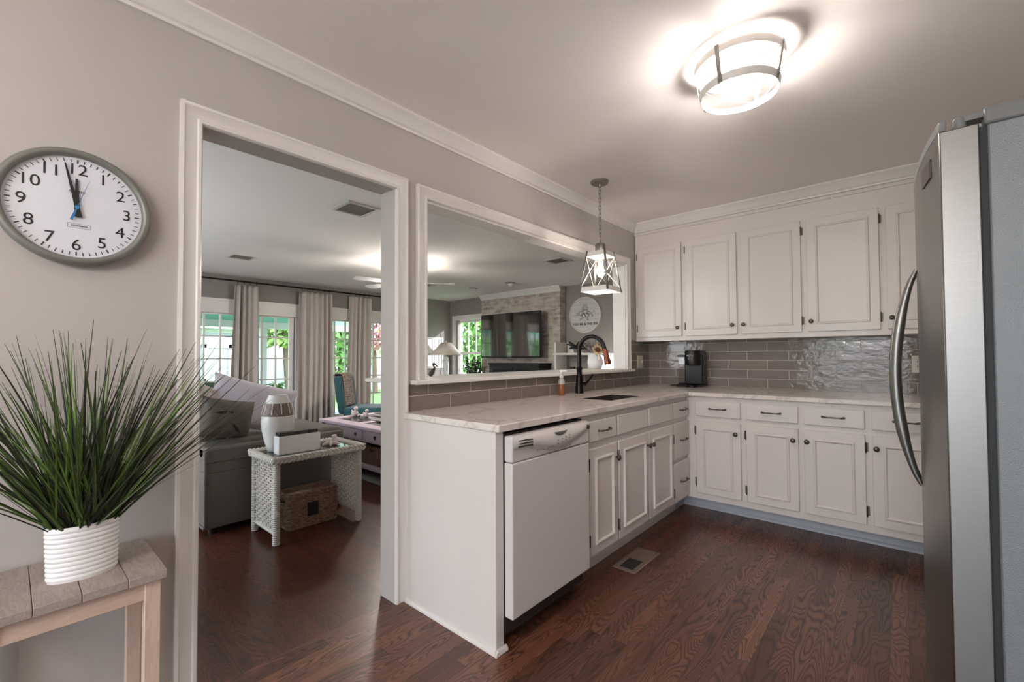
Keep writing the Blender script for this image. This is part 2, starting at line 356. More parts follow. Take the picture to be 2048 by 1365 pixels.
def struct(name, mb, m, parent=None, **k):
    o = part(name, mb, m, parent, **k)
    if parent is None: o['kind'] = 'structure'
    return o
def sempty(name, loc=(0, 0, 0)):
    o = bpy.data.objects.new(name, None); o.empty_display_size = .05; COL.objects.link(o); o.location = loc; o['kind'] = 'structure'; ROOT[o.name] = Matrix.Translation(loc); return o
def dup(root, loc=None, rz=None, label=None):
    r = root.copy(); COL.objects.link(r)
    if loc is not None: r.location = loc
    if rz is not None: r.rotation_euler = (0, 0, rz)
    if label: r['label'] = label
    for ch in list(root.children):
        c = ch.copy(); COL.objects.link(c); c.parent = r
        for g in list(ch.children): d = g.copy(); COL.objects.link(d); d.parent = c
    return r
YW, XB, CZ, CT = 1.853, 4.121, 2.40, .914       # pass-through wall, back wall, ceiling, worktop
WT = .121
mapW = lambda y0: (lambda u, v, h: (u, y0-h, v))      # facing -y
mapB = lambda x0: (lambda u, v, h: (x0-h, u, v))      # facing -x
XS, ZS = (0, 1, 2), 0

# ================================================================== SETTING
DL, DR, DT = .439, 1.242, 2.014                # doorway
PL, PR, PB, PT = 1.427, 3.652, 1.050, 2.006     # pass-through
struct('floor', MB().box(-2.5, 4.121, -.95, 1.886, -.06, 0), M['oak'])
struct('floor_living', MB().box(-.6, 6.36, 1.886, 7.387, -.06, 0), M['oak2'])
struct('ceiling', MB().box(-2.6, 6.5, -1.05, 7.5, CZ, CZ+.1), M['ceiling'])
xs = [-2.6, DL, DR, PL, PR, 6.36]; zs = [0, PB, DT-.008, DT, CZ]
struct('wall_left', MB(lambda u, v, h: (u, h, v)).cells(xs, zs, lambda i, j: not ((i == 1 and j <= 2) or (i == 3 and j == 1)), YW, YW+WT), M['wall'])
struct('wall_back', MB().box(XB, XB+.12, -1.05, YW, 0, CZ), M['wall'])
struct('wall_right', MB().box(-2.6, XB, -1.05, -.95, 0, CZ), M['wall'])
bys, bzs = [-.95, -.65, 1.45, YW], [0, .12, 2.15, CZ]
struct('wall_behind', MB(lambda u, v, h: (h, u, v)).cells(bys, bzs, lambda i, j: not (i == 1 and j == 1), -2.6, -2.5), M['wall'])
FY = 7.387
fx = [-.6, 1.55, 3.065, 3.48, 4.985, 6.36]
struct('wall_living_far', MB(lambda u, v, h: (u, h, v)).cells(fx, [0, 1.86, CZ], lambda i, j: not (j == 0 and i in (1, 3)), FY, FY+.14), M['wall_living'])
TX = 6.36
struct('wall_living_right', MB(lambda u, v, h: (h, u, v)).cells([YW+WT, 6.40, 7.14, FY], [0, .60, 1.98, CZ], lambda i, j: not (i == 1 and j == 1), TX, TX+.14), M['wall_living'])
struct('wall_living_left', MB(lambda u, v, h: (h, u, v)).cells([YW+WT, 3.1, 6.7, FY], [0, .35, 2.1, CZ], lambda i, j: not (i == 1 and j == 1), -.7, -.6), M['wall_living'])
w7 = sempty('window_7', (-.6, 4.9, .35))
struct('window_frame', MB(lambda u, v, h: (-.6+h, u, v)).frame(3.02, 6.78, .27, 2.18, [(0, 0), (0, .02), (.08, .02), (.08, -.1)]), M['trim'], w7)
m = MB(); [m.box(-.66, -.63, y-.015, y+.015, .35, 2.1) for y in (4.0, 4.9, 5.8)]; m.box(-.66, -.63, 3.1, 6.7, 1.31, 1.34); struct('muntin', m, M['trim'], w7)
struct('pane', MB().box(-.651, -.647, 3.1, 6.7, .35, 2.1), M['pane'], w7)
# casings
cas = [(0, 0), (0, .020), (.010, .022), (.016, .017), (.048, .014), (.053, .018), (.061, .018), (.066, .010), (.066, 0)]
struct('trim_1', MB(mapW(YW)).frame(DL-.061, DR+.066, 0, DT+.062, cas, False), M['trim'])
struct('trim_2', MB(mapW(YW)).frame(PL-.062, 3.64+.072, PB, PT+.065, cas, False), M['trim'])
m = MB(); m.box(PL+.0003, PL+.012, YW, YW+WT, 1.07, PT-.0003); m.box(PR-.012, PR-.0003, YW, YW+WT, 1.07, PT); m.box(PL+.012, PR-.012, YW, YW+WT, PT-.012, PT-.0003)
struct('trim_3', m, M['trim'])
struct('trim_4', MB().box(1.325, 3.70, 1.788, 2.27, 1.048, 1.069), M['trim'], bev=.004)        # the pass-through ledge
# crown mouldings
cr = [(0, -.078), (.012, -.078), (.013, -.066), (.022, -.060), (.034, -.038), (.046, -.022), (.056, -.014), (.060, -.010), (.060, 0), (0, 0)]
m = MB(lambda a, b, c: (c, YW-a, CZ+b)); m.prism(cr, -2.5, 3.83); struct('trim_5', m, M['trim'], ang=25)
UX = 3.82
m = MB(lambda a, b, c: (UX+.01-a, c, CZ+b)); m.prism(cr, -.95, YW); struct('trim_6', m, M['trim'], ang=25)
m = MB(lambda a, b, c: (c, -.95+a, CZ+b)); m.prism(cr, -2.5, UX); struct('trim_7', m, M['trim'], ang=25)
m = MB(); m.box(-2.5, DL-.062, YW-.014, YW, 0, .11); struct('baseboard_left', m, M['trim'], bev=.003)
m = MB(); m.box(-2.5, 1.5, -.95, -.936, 0, .11); struct('baseboard_right', m, M['trim'], bev=.003)
m = MB(); m.box(-.6, 1.5, FY-.014, FY, 0, .12); m.box(5.05, 6.36, FY-.014, FY, 0, .12); struct('baseboard_far', m, M['trim'], bev=.003)
# backsplash tile
m = MB(lambda u, v, h: (u, YW-h, v)); m.cells([DR+.0665, PL-.062, 3.712, XB], [CT, 1.048, 1.09, 1.33], lambda i, j: j == 0 or (i == 2), 0, .007)
struct('wall_tile_left', m, M['tileW'])
struct('wall_tile_back', MB().box(XB-.007, XB, -.95, YW-.007, CT, 1.33), M['tileB'])
# window behind the camera (kitchen)
w5 = sempty('window_5', (-2.5, .4, .12))
struct('window_frame', MB(lambda u, v, h: (-2.5+h, u, v)).frame(-.72, 1.52, .05, 2.22, [(0, 0), (0, .02), (.07, .02), (.07, -.1)]), M['trim'], w5)
m = MB(); [m.box(-2.56, -2.535, y-w, y+w, .12, 2.15) for y, w in ((.40, .06), (-.14, .01), (.92, .01))]; [m.box(-2.56, -2.535, -.65, 1.45, z-.01, z+.01) for z in (.62, 1.13, 1.64)]; struct('muntin', m, M['trim'], w5)
struct('pane', MB().box(-2.551, -2.547, -.65, 1.45, .12, 2.15), M['pane'], w5)
# French windows
def french(nm, x0, x1):
    w = sempty(nm, (x0, FY, 0)); a0, a1, b1 = x0+.075, x1-.075, 1.822
    struct('window_frame', MB(lambda u, v, h: (u, FY+.03+h, v)).cells([x0+.004, a0, a1, x1-.004], [.0, .20, b1, 1.855], lambda i, j: not (i == 1 and j == 1), 0, .05), M['trim'], w, bev=.003)
    m = MB(); n = 3
    for k in (1, 2): xx = a0+(a1-a0)*k/n; m.box(xx-.011, xx+.011, FY+.036, FY+.072, .2, b1)
    for zz in (1.505, 1.176, .848, .52): m.box(a0, a1, FY+.038, FY+.070, zz-.011, zz+.011)
    struct('muntin', m, M['trim'], w)
    struct('pane', MB().box(a0, a1, FY+.052, FY+.056, .2, b1), M['pane'], w)
french('window_1', 1.55, 2.307); french('window_2', 2.307, 3.065); french('window_3', 3.48, 4.232); french('window_4', 4.232, 4.985)
def fcase(nm, x0, x1):
    m = MB(); m.box(x0, x1, FY-.02, FY, 1.84, 2.05); m.box(x0, x1, FY-.03, FY-.02, 2.015, 2.05); m.box(x0, x0+.1, FY-.02, FY, 0, 1.84); m.box(x1-.1, x1, FY-.02, FY, 0, 1.84); struct(nm, m, M['trim'], bev=.003)
fcase('trim_8', 1.46, 3.165); fcase('trim_9', 3.38, 5.085)
# window in the television wall
w6 = sempty('window_6', (TX, 6.77, .6))
struct('window_frame', MB(lambda u, v, h: (TX-h, u, v)).frame(6.29, 7.30, .50, 2.065, [(0, 0), (0, .02), (.095, .02), (.10, 0), (.10, -.06), (.150, -.06), (.150, -.1)]), M['trim'], w6)
m = MB(); m.box(TX+.05, TX+.085, 6.40, 7.14, 1.235, 1.285)
for y in (6.885, 6.655): m.box(TX+.06, TX+.08, y-.008, y+.008, .64, 1.95)
for z in (1.615, .93): m.box(TX+.06, TX+.08, 6.44, 7.1, z-.008, z+.008)
struct('muntin', m, M['trim'], w6); struct('pane', MB().box(TX+.068, TX+.072, 6.42, 7.12, .62, 1.97), M['pane'], w6)
struct('trim_10', MB().box(TX-.02, TX, 3.32, 3.40, 0, 2.07), M['trim'])
# chimney breast
BX, BY0, BY1 = 6.20, 4.365, 6.25
struct('wall_chimney', MB().box(BX, TX, BY0, BY1, 0, CZ), M['brick'])
cr2 = [(0, -.10), (.012, -.10), (.02, -.08), (.05, -.03), (.06, -.02), (.06, 0), (0, 0)]
m = MB(lambda a, b, c: (BX-a, c, CZ+b)); m.prism(cr2, BY0-.02, BY1+.02); struct('trim_11', m, M['trim'], ang=25)

# ================================================================== EXTERIOR
tag(part('lawn', MB().box(-30, 45, 7.6, 60, -.5, -.25), M['lawn']), 'green lawn outside beyond the porch', 'lawn')['kind'] = 'structure'
struct('lawn_side', MB().box(6.6, 45, -30, 7.6, -.5, -.25), M['lawn'])
struct('patio_front', MB().box(-40, -2.7, -30, 7.6, -.5, -.12), M['patio'])
struct('patio', MB().box(-1.0, 7.2, FY+.14, 10.0, -.3, -.03), M['patio'])
m = MB(); m.box(-1, 5.6, FY+.14, 10.1, 2.36, 2.44); m.box(-1, 5.6, 9.95, 10.1, 1.93, 2.36)
struct('porch_roof', m, M['porchteal'])
struct('porch_beam', MB().box(-1, 5.6, 9.93, 10.12, 1.80, 1.93), M['housewhite'])
for k, x in enumerate((3.50, 5.52)):
    o = part('porch_post', MB().box(x-.07, x+.07, 9.95, 10.09, -.03, 1.80), M['housewhite'], bev=.006); o['kind'] = 'structure'
sh = thing('garden_shed', 'pale blue shed with white corner boards and braced door seen through the window', 'shed', (2.6, 14, -.25))
part('wall', MB().box(.4, 4.3, 13.6, 16, -.25, 2.0), M['shed'], sh)
m = MB(); [m.box(x-.09, x+.09, 13.55, 13.6, -.25, 2.0) for x in (.5, 2.95, 4.2)]; m.box(.4, 4.3, 13.54, 13.6, 1.85, 2.02); part('corner_board', m, M['housewhite'], sh)
m = MB(); [m.box(a, b, 13.55, 13.6, c, d) for a, b, c, d in ((3.3, 4.0, 1.45, 1.55), (3.3, 4.0, .55, .65), (3.3, 3.4, -.2, 1.55), (3.9, 4.0, -.2, 1.55))]
for k in range(12): t = k/12; m.box(3.35+.55*t, 3.44+.55*t, 13.56, 13.6, -.2+.72*t, -.12+.72*t)
part('door_brace', m, M['housewhite'], sh)
part('roof', MB(lambda a, b, c: (c, a, b)).prism([(13.2, 1.95), (16.4, 1.95), (14.8, 2.9)], .2, 4.5), M['housewhite'], sh)
fn = part('garden_fence', MB().box(4.8, 20, 17.6, 17.7, -.25, 1.25), M['housewhite']); tag(fn, 'white garden fence behind the trees outside', 'fence')
def tree(label, x, y, h, cr_, leafm, trunk_r=.12, n=1500, lean=0.0, low=.35, group=None, size=.13):
    t = thing('garden_tree', label, 'tree', (x, y, -.25)); m = MB(); pts = [(lean*(z/h)**1.3*h, .1*sin(z), z) for z in [h*k/8 for k in range(9)]]
    m.tube(pts, [trunk_r*(1-.08*k) for k in range(9)], 8)
    for q in range(5): a = q*1.3; m.tube([(pts[4+q % 3][0], pts[4][1], h*(.45+.08*q)), (pts[6][0]+cos(a)*cr_*.6, sin(a)*cr_*.6, h*(.75+.06*q))], [trunk_r*.5, trunk_r*.15], 6)
    part('trunk', m, M['bark'], t, local=True)
    m = MB(); R = random.Random(int(x*100+y))
    for _ in range(n):
        th = R.uniform(0, 2*pi); ph = math.acos(R.uniform(-1, 1)); rr = cr_*R.uniform(.35, 1)**.5
        c = Vector((lean*h+rr*sin(ph)*cos(th), rr*sin(ph)*sin(th), h*(low+1)/2+h*(1-low)*.55*(rr/cr_)*cos(ph)))
        a = Vector((R.gauss(0, 1), R.gauss(0, 1), R.gauss(0, 1))).normalized(); b = a.orthogonal().normalized(); s = R.uniform(.5, 1.2)*size; e = a.cross(b)
        i = [m.p(*(c+b*s*1.5)), m.p(*(c+e*s*.55)), m.p(*(c-b*s*1.5)), m.p(*(c-e*s*.55))]; m.face(*i)
    part('foliage', m, leafm, t, local=True)
    return t
tree('tree with a leaning pale trunk seen through the second window from the doorway casing', 5.8, 14.3, 3.9, .95, M['leaf_b'], .13, 1300, -.075, .48)
tree('leafy green bush-like tree seen through the window beside the teal chair', 8.0, 15.3, 3.4, 1.0, M['leaf_a'], .10, 2200, 0, -.2)
tree('pink blossoming tree seen through the farthest French window', 10.0, 16.3, 4.4, 1.5, M['leaf_p'], .12, 1800, 0, .4)
tree('small blossoming tree behind the shed', 3.6, 19.5, 5.0, 2.2, M['leaf_p'], .12, 1400, 0, .3)
tree('pale green tree behind the white fence', 15.0, 21.5, 4.6, 2.4, M['leaf_b'], .12, 1600, 0, .1)
tree('sunlit green tree filling the window left of the television', 10.0, 10.4, 4.2, 1.7, M['leaf_a'], .14, 3600, 0, .25, size=.12)
tree('yellow-green tree behind the sunlit one left of the television', 14.8, 13.0, 5.2, 2.0, M['leaf_b'], .16, 2600, 0, .0)
tree('broad green tree on the lawn outside the breakfast window', -11.0, 3.6, 4.5, 2.2, M['leaf_b'], .16, 1500, 0, .3)
tree('dense green tree on the lawn left of the garden shed', -2.6, 12.4, 4.6, 2.1, M['leaf_a'], .16, 3600, 0, .0, size=.15)
tree('bright green tree farther left beyond the dense one', -7.2, 14.4, 5.0, 2.4, M['leaf_a'], .16, 3200, 0, .0, size=.16)

# ================================================================== KITCHEN, LEFT WALL
# console table
tb = thing('console_table', 'small narrow pine side table with a weathered plank top against the grey wall', 'table', (.125, 1.68, 0))
m = MB(); e = [-.05, .045, .128, .215, .296]
for a, b in zip(e, e[1:]): m.box(a+.0006, b-.0006, 1.518, 1.842, .588, .610)
part('table_top', m, M['topwood'], tb, bev=.0015)
m = MB(); m.box(-.03, .26, 1.536, 1.552, .538, .588); m.box(-.03, .26, 1.80, 1.816, .538, .588); m.box(-.036, -.022, 1.55, 1.80, .538, .588); m.box(.262, .276, 1.55, 1.80, .538, .588)
part('apron', m, M['apronwood'], tb, bev=.001)
for x in (-.040, .250):
    for y in (1.532, 1.79): part('leg', MB().box(x, x+.034, y, y+.034, 0, .588), M['legwood'], tb, bev=.0015)
# grass plant
pt = thing('grass_plant', 'tall artificial grass in a ribbed white oval pot on the small pine table', 'plant', (.14, 1.66, .61))
prof = [(.93, .61)]
for k in range(11):
    z = .613+k*.0122; b = .93+.05*k/10; prof += [(b, z), (b+.035, z+.003), (b+.045, z+.006), (b+.035, z+.009), (b, z+.0118)]
prof += [(.97, .7500), (.92, .7500), (.88, .735), (.86, .70)]
m = MB(); m.lathe(prof, .14, 1.66, 64, .073, .046); pot = part('pot', m, M['ceramic'], pt, ang=60)
m = MB(); m.lathe([(.0001, .722), (.88, .722)], .14, 1.66, 32, .073, .046, cap=False); part('soil', m, M['bark'], pt)
m = MB(); R = random.Random(3)
for k in range(330):
    a = R.uniform(0, 2*pi); q = R.uniform(0, .8)**.5; bx, by = .14+.062*q*cos(a), 1.66+.038*q*sin(a)
    L_ = R.uniform(.30, .60) if R.random() < .75 else R.uniform(.18, .34)
    sx = R.gauss(0, 1)*.36+(bx-.14)*7.0; sy = R.gauss(-.1, .25)+(by-1.66)*5
    d = Vector((sx, sy, 1.0)).normalized(); cv = Vector((sx*.5, sy*.3, -.18))*R.uniform(0, .55)*L_
    w = R.uniform(.0022, .0052); ax = Vector((R.gauss(0, 1), R.gauss(0, .4), 0)).normalized(); pts = []
    for i in range(8):
        t = i/7; p = Vector((bx, by, .722))+d*L_*t+cv*t*t
        p.y = min(p.y, 1.838-.0005*(k % 9))
        if p.z > 1.335: p.z = 1.335-(k % 11)*.004
        pts.append((p, ax*w*(1-.86*t**1.4)))
    m.cur = R.choices((0, 1, 2), (.5, .34, .16))[0]; ids = []
    for p, o_ in pts: n_ = Vector((-o_.y, o_.x, 0))*.45; ids.append((m.p(*(p-o_)), m.p(*(p+n_)), m.p(*(p+o_))))
    for A, B in zip(ids, ids[1:]): m.face(A[0], A[1], B[1], B[0]); m.face(A[1], A[2], B[2], B[1])
part('foliage', m, [M['leafdark'], M['leafmid'], M['leafbright']], pt)
# clock
CX, CZK, CR = .128, 1.634, .1705
ck = thing('wall_clock', 'large round grey-rimmed wall clock reading two minutes to twelve', 'clock', (CX, YW, CZK))
mk = lambda: MB(lambda a, b, c: (CX+a, YW-c, CZK+b))
m = mk(); m.lathe([(CR-.004, 0), (CR, .012), (CR, .034), (CR-.004, .043), (CR-.012, .046), (CR-.020, .042), (CR-.022, .027)], n=72, cap=False); part('rim', m, M['clockrim'], ck, ang=60)
m = mk(); m.lathe([(.0001, .026), (CR-.012, .026)], n=64, cap=False); part('dial', m, M['clockface'], ck)
for k in range(12):
    a = pi/2-(k+1)*pi/6; m = mk(); m.text(str(k+1), .046, .112*cos(a), .112*sin(a), .0268); part('numeral', m, M['ink'], ck)
m = mk()
for k in range(60):
    a = pi/2-k*pi/30; w, l0 = (.0016, .1315) if k % 5 == 0 else (.0009, .1330); d = (cos(a), sin(a)); n_ = (-d[1], d[0])
    q = [(d[0]*r+n_[0]*w*s_, d[1]*r+n_[1]*w*s_) for r, s_ in ((l0, -1), (.1425, -1), (.1425, 1), (l0, 1))]
    m.prism(q, .0262, .0270)
part('minute_marks', m, M['ink'], ck)
m = mk(); m.text('QUARTZ', .0085, .0, .047, .0268, bold=.0002); part('quartz_mark', m, M['ink'], ck); m = mk(); m.text('EDWARDS', .0075, .006, -.054, .0268); m.frame(-.019, .031, -.0605, -.0475, [(0, .0268), (.0007, .0268)]); part('maker_name', m, M['ink'], ck)
def hand(nm, ang, l, tail, w0, w1, h, mat):
    d = (sin(ang), cos(ang)); n_ = (d[1], -d[0]); m = mk()
    m.prism([(d[0]*r+n_[0]*w, d[1]*r+n_[1]*w) for r, w in ((-tail, -w0), (l, -w1), (l, w1), (-tail, w0))], h, h+.0012); part(nm, m, mat, ck)
hand('hour_hand', math.radians(-1), .085, .028, .0068, .0028, .030, M['ink']); hand('minute_hand', math.radians(-12), .128, .03, .0062, .0018, .0325, M['ink'])
hand('second_hand', math.radians(17), .09, .0, .0007, .0004, .0350, M['blue'])
m = mk(); a = math.radians(17); d = (sin(a), cos(a)); n_ = (d[1], -d[0])
m.prism([(d[0]*r+n_[0]*w, d[1]*r+n_[1]*w) for r, w in ((-.042, -.0035), (.012, -.0012), (.012, .0012), (-.042, .0035))], .0348, .0360); m.lathe([(.005, .034), (.005, .037)], n=16); part('second_hand_tail', m, M['blue'], ck)
m = mk(); m.lathe([(CR-.021, .039), (CR*.6, .0455), (.0001, .048)], n=64, cap=False); part('clock_glass', m, M['clockglass'], ck)

# ================================================================== CABINETS
def dprof(): return [(0, 0), (.002, .005), (.006, .007), (.010, .007), (.015, .003), (.017, 0)]
def knob(mk_, u, v, h0, parent):
    m = MB(mk_); m.lathe([(.0065, h0), (.005, h0+.006), (.0055, h0+.012), (.012, h0+.016), (.0155, h0+.021), (.0145, h0+.026), (.009, h0+.0295), (.0001, h0+.0305)], u, v, 20); part('knob', m, M['pewter'], parent, ang=60)
def pull(mk_, u, v, h0, parent, l=.055):
    m = MB(mk_); pts = [(u-l, v, h0), (u-l, v, h0+.012), (u-l+.012, v, h0+.02)]+[(u+(l-.016)*(-1+2*k/6), v, h0+.022+.004*cos((k/3-1)*1.5)) for k in range(7)]+[(u+l-.012, v, h0+.02), (u+l, v, h0+.012), (u+l, v, h0)]
    m.tube(pts, [.006, .005, .0065]+[.0045, .0035, .004, .0045, .004, .0035, .0045]+[.0065, .005, .006], 8); m.lathe([(.008, h0), (.007, h0+.004)], u-l, v, 12); m.lathe([(.008, h0), (.007, h0+.004)], u+l, v, 12); part('handle', m, M['pewter'], parent, ang=60)
def hinge(mk_, u, v, h0, parent, s):
    m = MB(mk_); m.box(u-.012 if s < 0 else u, u if s < 0 else u+.012, v-.027, v+.027, h0, h0+.0035); m.box(u-.0015, u+.0015, v-.027, v+.027, h0, h0+.019)
    m.tube([(u, v-.033, h0+.019), (u, v-.027, h0+.019), (u, v+.027, h0+.019), (u, v+.033, h0+.019)], [.002, .0048, .0048, .002], 8); part('hinge', m, M['pewter'], parent)
def door(mk_, parent, u0, u1, v0, v1, h, kn, hz, hside, th=.019, inset=.05, khgt=None, bold=1.0):
    """overlay door with applied moulding; kn = (u, v) of the knob; hside: -1 hinged at u0, +1 at u1"""
    m = MB(mk_); m.box(u0, u1, v0, v1, h-th, h); d = part('door', m, M['cab'], parent, bev=.003)
    m = MB(mk_); m.frame(u0+inset, u1-inset, v0+inset, v1-inset, [(o, h+q*bold) for o, q in dprof()]); part('moulding', m, M['cab'], d, ang=25)
    if kn: knob(mk_, kn[0], kn[1], h, d)
    for z in hz: hinge(mk_, u0-.003 if hside < 0 else u1+.003, z, h-th, d, hside)
    return d
def drawer(mk_, parent, u0, u1, v0, v1, h, pl, nm='drawer', th=.019):
    m = MB(mk_); m.box(u0, u1, v0, v1, h-th, h); d = part(nm, m, M['cab'], parent, bev=.004)
    if pl: pull(mk_, *pl, h, d)
    return d
FYc, FXc = 1.232, 3.399            # face-frame planes
fW, fB = mapW(FYc), mapB(FXc); DH = .019
def base_w(label, x0, x1, top=None):
    t = thing('base_cabinet', label, 'cabinet', ((x0+x1)/2, 1.5, 0)); m = MB(); m.box(x0, x1, FYc, YW-.008, .128, top or CT-.031)
    if top: m.box(x0, x1, FYc, FYc+.02, top, CT-.031)
    part('cabinet_body', m, M['cab'], t)
    m = MB(); m.box(x0, x1, FYc+.10, FYc+.12, 0, .128); part('toe_kick', m, M['cab'], t); return t
def base_b(label, y0, y1):
    t = thing('base_cabinet', label, 'cabinet', (3.75, (y0+y1)/2, 0)); m = MB(); m.box(FXc, XB-.008, y0, y1, .128, CT-.031); part('cabinet_body', m, M['cab'], t)
    m = MB(); yt = 1.332 if y1 > 1.2 else y1; m.box(3.60, 3.62, y0, yt, 0, .129); m.box(3.3995, 3.60, 1.332, 1.352, 0, .128) if y1 > 1.2 else None
    part('toe_kick', m, M['toe'], t)
    m = MB(lambda a, b, c: (a, c, b)); m.prism([(3.585, .001), (3.60, .001), (3.60, .022), (3.593, .018), (3.587, .010)], y0, yt); part('shoe_moulding', m, M['toe'], t); return t
# left run
t = base_w('narrow white base cabinet between the dishwasher and the sink cabinet, one pewter pull', 1.955, 2.276)
m = MB(); m.box(1.931, 1.955, FYc, FYc+.02, .128, CT-.031); part('filler_strip', m, M['cab'], t)
drawer(fW, t, 1.974, 2.266, .739, .847, DH, (2.124, .792)); door(fW, t, 1.977, 2.272, .155, .703, DH, (2.255, .620), (.624, .237), -1, bold=1.6)
t = base_w('white double-door sink cabinet under the black faucet with two blank drawer fronts', 2.276, 3.1005, .68)
drawer(fW, t, 2.286, 2.676, .738, .848, DH, None, 'false_front'); drawer(fW, t, 2.692, 3.086, .738, .850, DH, None, 'false_front')
door(fW, t, 2.292, 2.679, .155, .703, DH, (2.661, .623), (.624, .237), -1, bold=1.6); door(fW, t, 2.692, 3.087, .155, .703, DH, (2.715, .623), (.60, .22), 1, bold=1.6)
t = base_w('stack of three white drawers in the inside corner of the base cabinets', 3.1005, 3.399)
for v0, v1, zz in ((.738, .850, .793), (.447, .703, .576), (.150, .420, .280)): drawer(fW, t, 3.102, 3.388, v0, v1, DH, (3.27, zz, ) if 0 else (3.268, zz))
# back run
yy = [1.232, .838, .501, .159, -.18, -.55, -.94]
lab = ['white base cabinet on the back wall right beside the inside corner', 'white back-wall base cabinet, second from the inside corner, knob at its right', 'white back-wall base cabinet, third from the inside corner, knob at its left', 'white base cabinet on the back wall half hidden by the refrigerator handle', 'white base cabinet on the back wall hidden behind the refrigerator', 'white base cabinet at the far end of the back wall behind the refrigerator']
dd = [(.856, 1.160, 1, .885, 1.161), (.514, .820, 1, .541, .829), (.175, .483, -1, .466, .166), (-.165, .142, -1, .122, -.17), (-.53, -.20, 1, -.50, -.19), (-.92, -.57, 1, -.89, -.56)]
for k in range(6):
    t = base_b(lab[k], yy[k+1], yy[k]); y0, y1, hs, ky, _ = dd[k]
    drawer(fB, t, y0, y1, .740, .852, DH, ((y0+y1)/2, .798, ) if 0 else ((y0+y1)/2, .798))
    door(fB, t, y0, y1, .174, .705, DH, (ky, .632), (.633, .254), 1 if hs > 0 else -1)
# upper cabinets
fU = mapB(3.839)
def upper(label, y0, y1):
    t = thing('upper_cabinet', label, 'cabinet', (3.98, (y0+y1)/2, 1.316)); m = MB(); m.box(3.839, XB-.008, y0, y1, 1.318, 2.296); part('cabinet_body', m, M['cab'], t); return t
ups = [(1.400, 1.845, [(1.418, 1.819, 1, 1.448)], 'white upper cabinet in the corner above the outlet, next to the pass-through'),
       (.528, 1.400, [(.980, 1.383, 1, 1.010), (.544, .948, -1, .930)], 'double-door white upper cabinet above the coffee maker with its two knobs together'),
       (.084, .528, [(.101, .508, -1, .485)], 'white upper cabinet third from the corner, knob on its left, near the refrigerator'),
       (-.36, .084, [(-.345, .065, -1, .043)], 'white upper cabinet partly hidden behind the refrigerator door'),
       (-.94, -.36, [(-.92, -.38, 1, -.89)], 'white upper cabinet at the hidden end behind the refrigerator')]
for y0, y1, ds, lb in ups:
    t = upper(lb, y0, y1)
    for a, b, hs, ky in ds: door(fU, t, a, b, 1.355, 2.172, DH, (ky, 1.429), (2.095, 1.437), hs, inset=.052)
struct('trim_12', MB().box(3.835, XB-.008, -.94, YW-.001, 2.297, 2.34), M['cab'], bev=.002)
# end panel
ep = thing('end_panel', 'tall white cabinet end panel beside the doorway with quarter-round at the floor', 'panel', (1.32, 1.5, 0))
m = MB(); m.box(1.296, 1.342, FYc, YW-.022, 0, CT-.031); part('panel_board', m, M['cab'], ep, bev=.002)
m = MB(lambda a, b, c: (1.296-a, c, b)); m.prism([(0, 0), (.014, 0), (.013, .008), (.008, .016), (0, .019)], FYc-.014, YW-.024); m2 = m
m.M = lambda a, b, c: (c, FYc-a, b); m.prism([(0, 0), (.014, 0), (.013, .008), (.008, .016), (0, .019)], 1.282, 1.352); part('quarter_round', m, M['cab'], ep, ang=50)
# worktop
m = MB(); CE, CY, CXc = 1.284, 1.2018, 3.3676
gx = [CE, 2.434, 2.845, CXc, XB-.0075]; gy = [-.94, CY, 1.336, 1.562, YW-.0075]
m.cells(gx, gy, lambda i, j: (j >= 1 or i == 3) and not (i == 1 and j == 2), CT-.030, CT)
tag(part('worktop', m, M['quartz'], bev=.004, seg=3), 'L-shaped white quartz worktop with grey veins', 'worktop')
# sink
sk = thing('kitchen_sink', 'dark undermount sink let into the white worktop', 'sink', (2.64, 1.45, .69))
m = MB(); z0, z1 = .70, CT-.0015
def bowl(o): return [(2.442+o, 1.344+o), (2.837-o, 1.344+o), (2.837-o, 1.554-o), (2.442+o, 1.554-o)]
A = [m.p(x, y, z1) for x, y in bowl(0)]; B = [m.p(x, y, z0) for x, y in bowl(.012)]; A2 = [m.p(x, y, z1) for x, y in bowl(-.006)]; B2 = [m.p(x, y, z0-.006) for x, y in bowl(-.006)]
for k in range(4): q = (k+1) % 4; m.face(A[k], A[q], B[q], B[k]); m.face(A2[k], A2[q], B2[q], B2[k]); m.face(A[k], A[q], A2[q], A2[k])
m.face(*B); m.face(*B2); part('bowl', m, M['sinksteel'], sk)
m = MB(); m.lathe([(.04, .7005), (.04, .703), (.03, .704), (.0001, .702)], 2.64, 1.45, 20); part('drain', m, M['nickel'], sk)
# faucet
fc = thing('faucet', 'tall black gooseneck faucet with a bronze spray head behind the sink', 'faucet', (2.767, 1.779, CT))
X, Y = 2.767, 1.779
m = MB(); m.lathe([(.030, CT), (.030, CT+.006), (.0285, CT+.012), (.0285, CT+.04), (.027, CT+.07), (.022, CT+.115), (.020, CT+.135), (.0195, 1.085), (.023, 1.09), (.023, 1.104), (.0165, 1.108)], X, Y, 24); part('body', m, M['blackmetal'], fc, ang=50)
m = MB(); pts = [(X, Y, 1.10), (X, Y, 1.18), (X, Y, 1.225)]; cy, cz, r = Y-.105, 1.225, .105
pts += [(X, cy+r*cos(a), cz+r*.98*sin(a)) for a in [math.radians(12*k) for k in range(1, 14)]]; pts.append((X, 1.566, 1.222)); part('spout', m.tube(pts, .0155, 12), M['blackmetal'], fc)
m = MB(); m.tube([(X, 1.569, 1.235), (X, 1.560, 1.205), (X, 1.552, 1.17), (X, 1.546, 1.145), (X, 1.543, 1.128)], [.0165, .0185, .021, .0245, .0225], 16); part('spray_head', m, M['bronzetip'], fc)
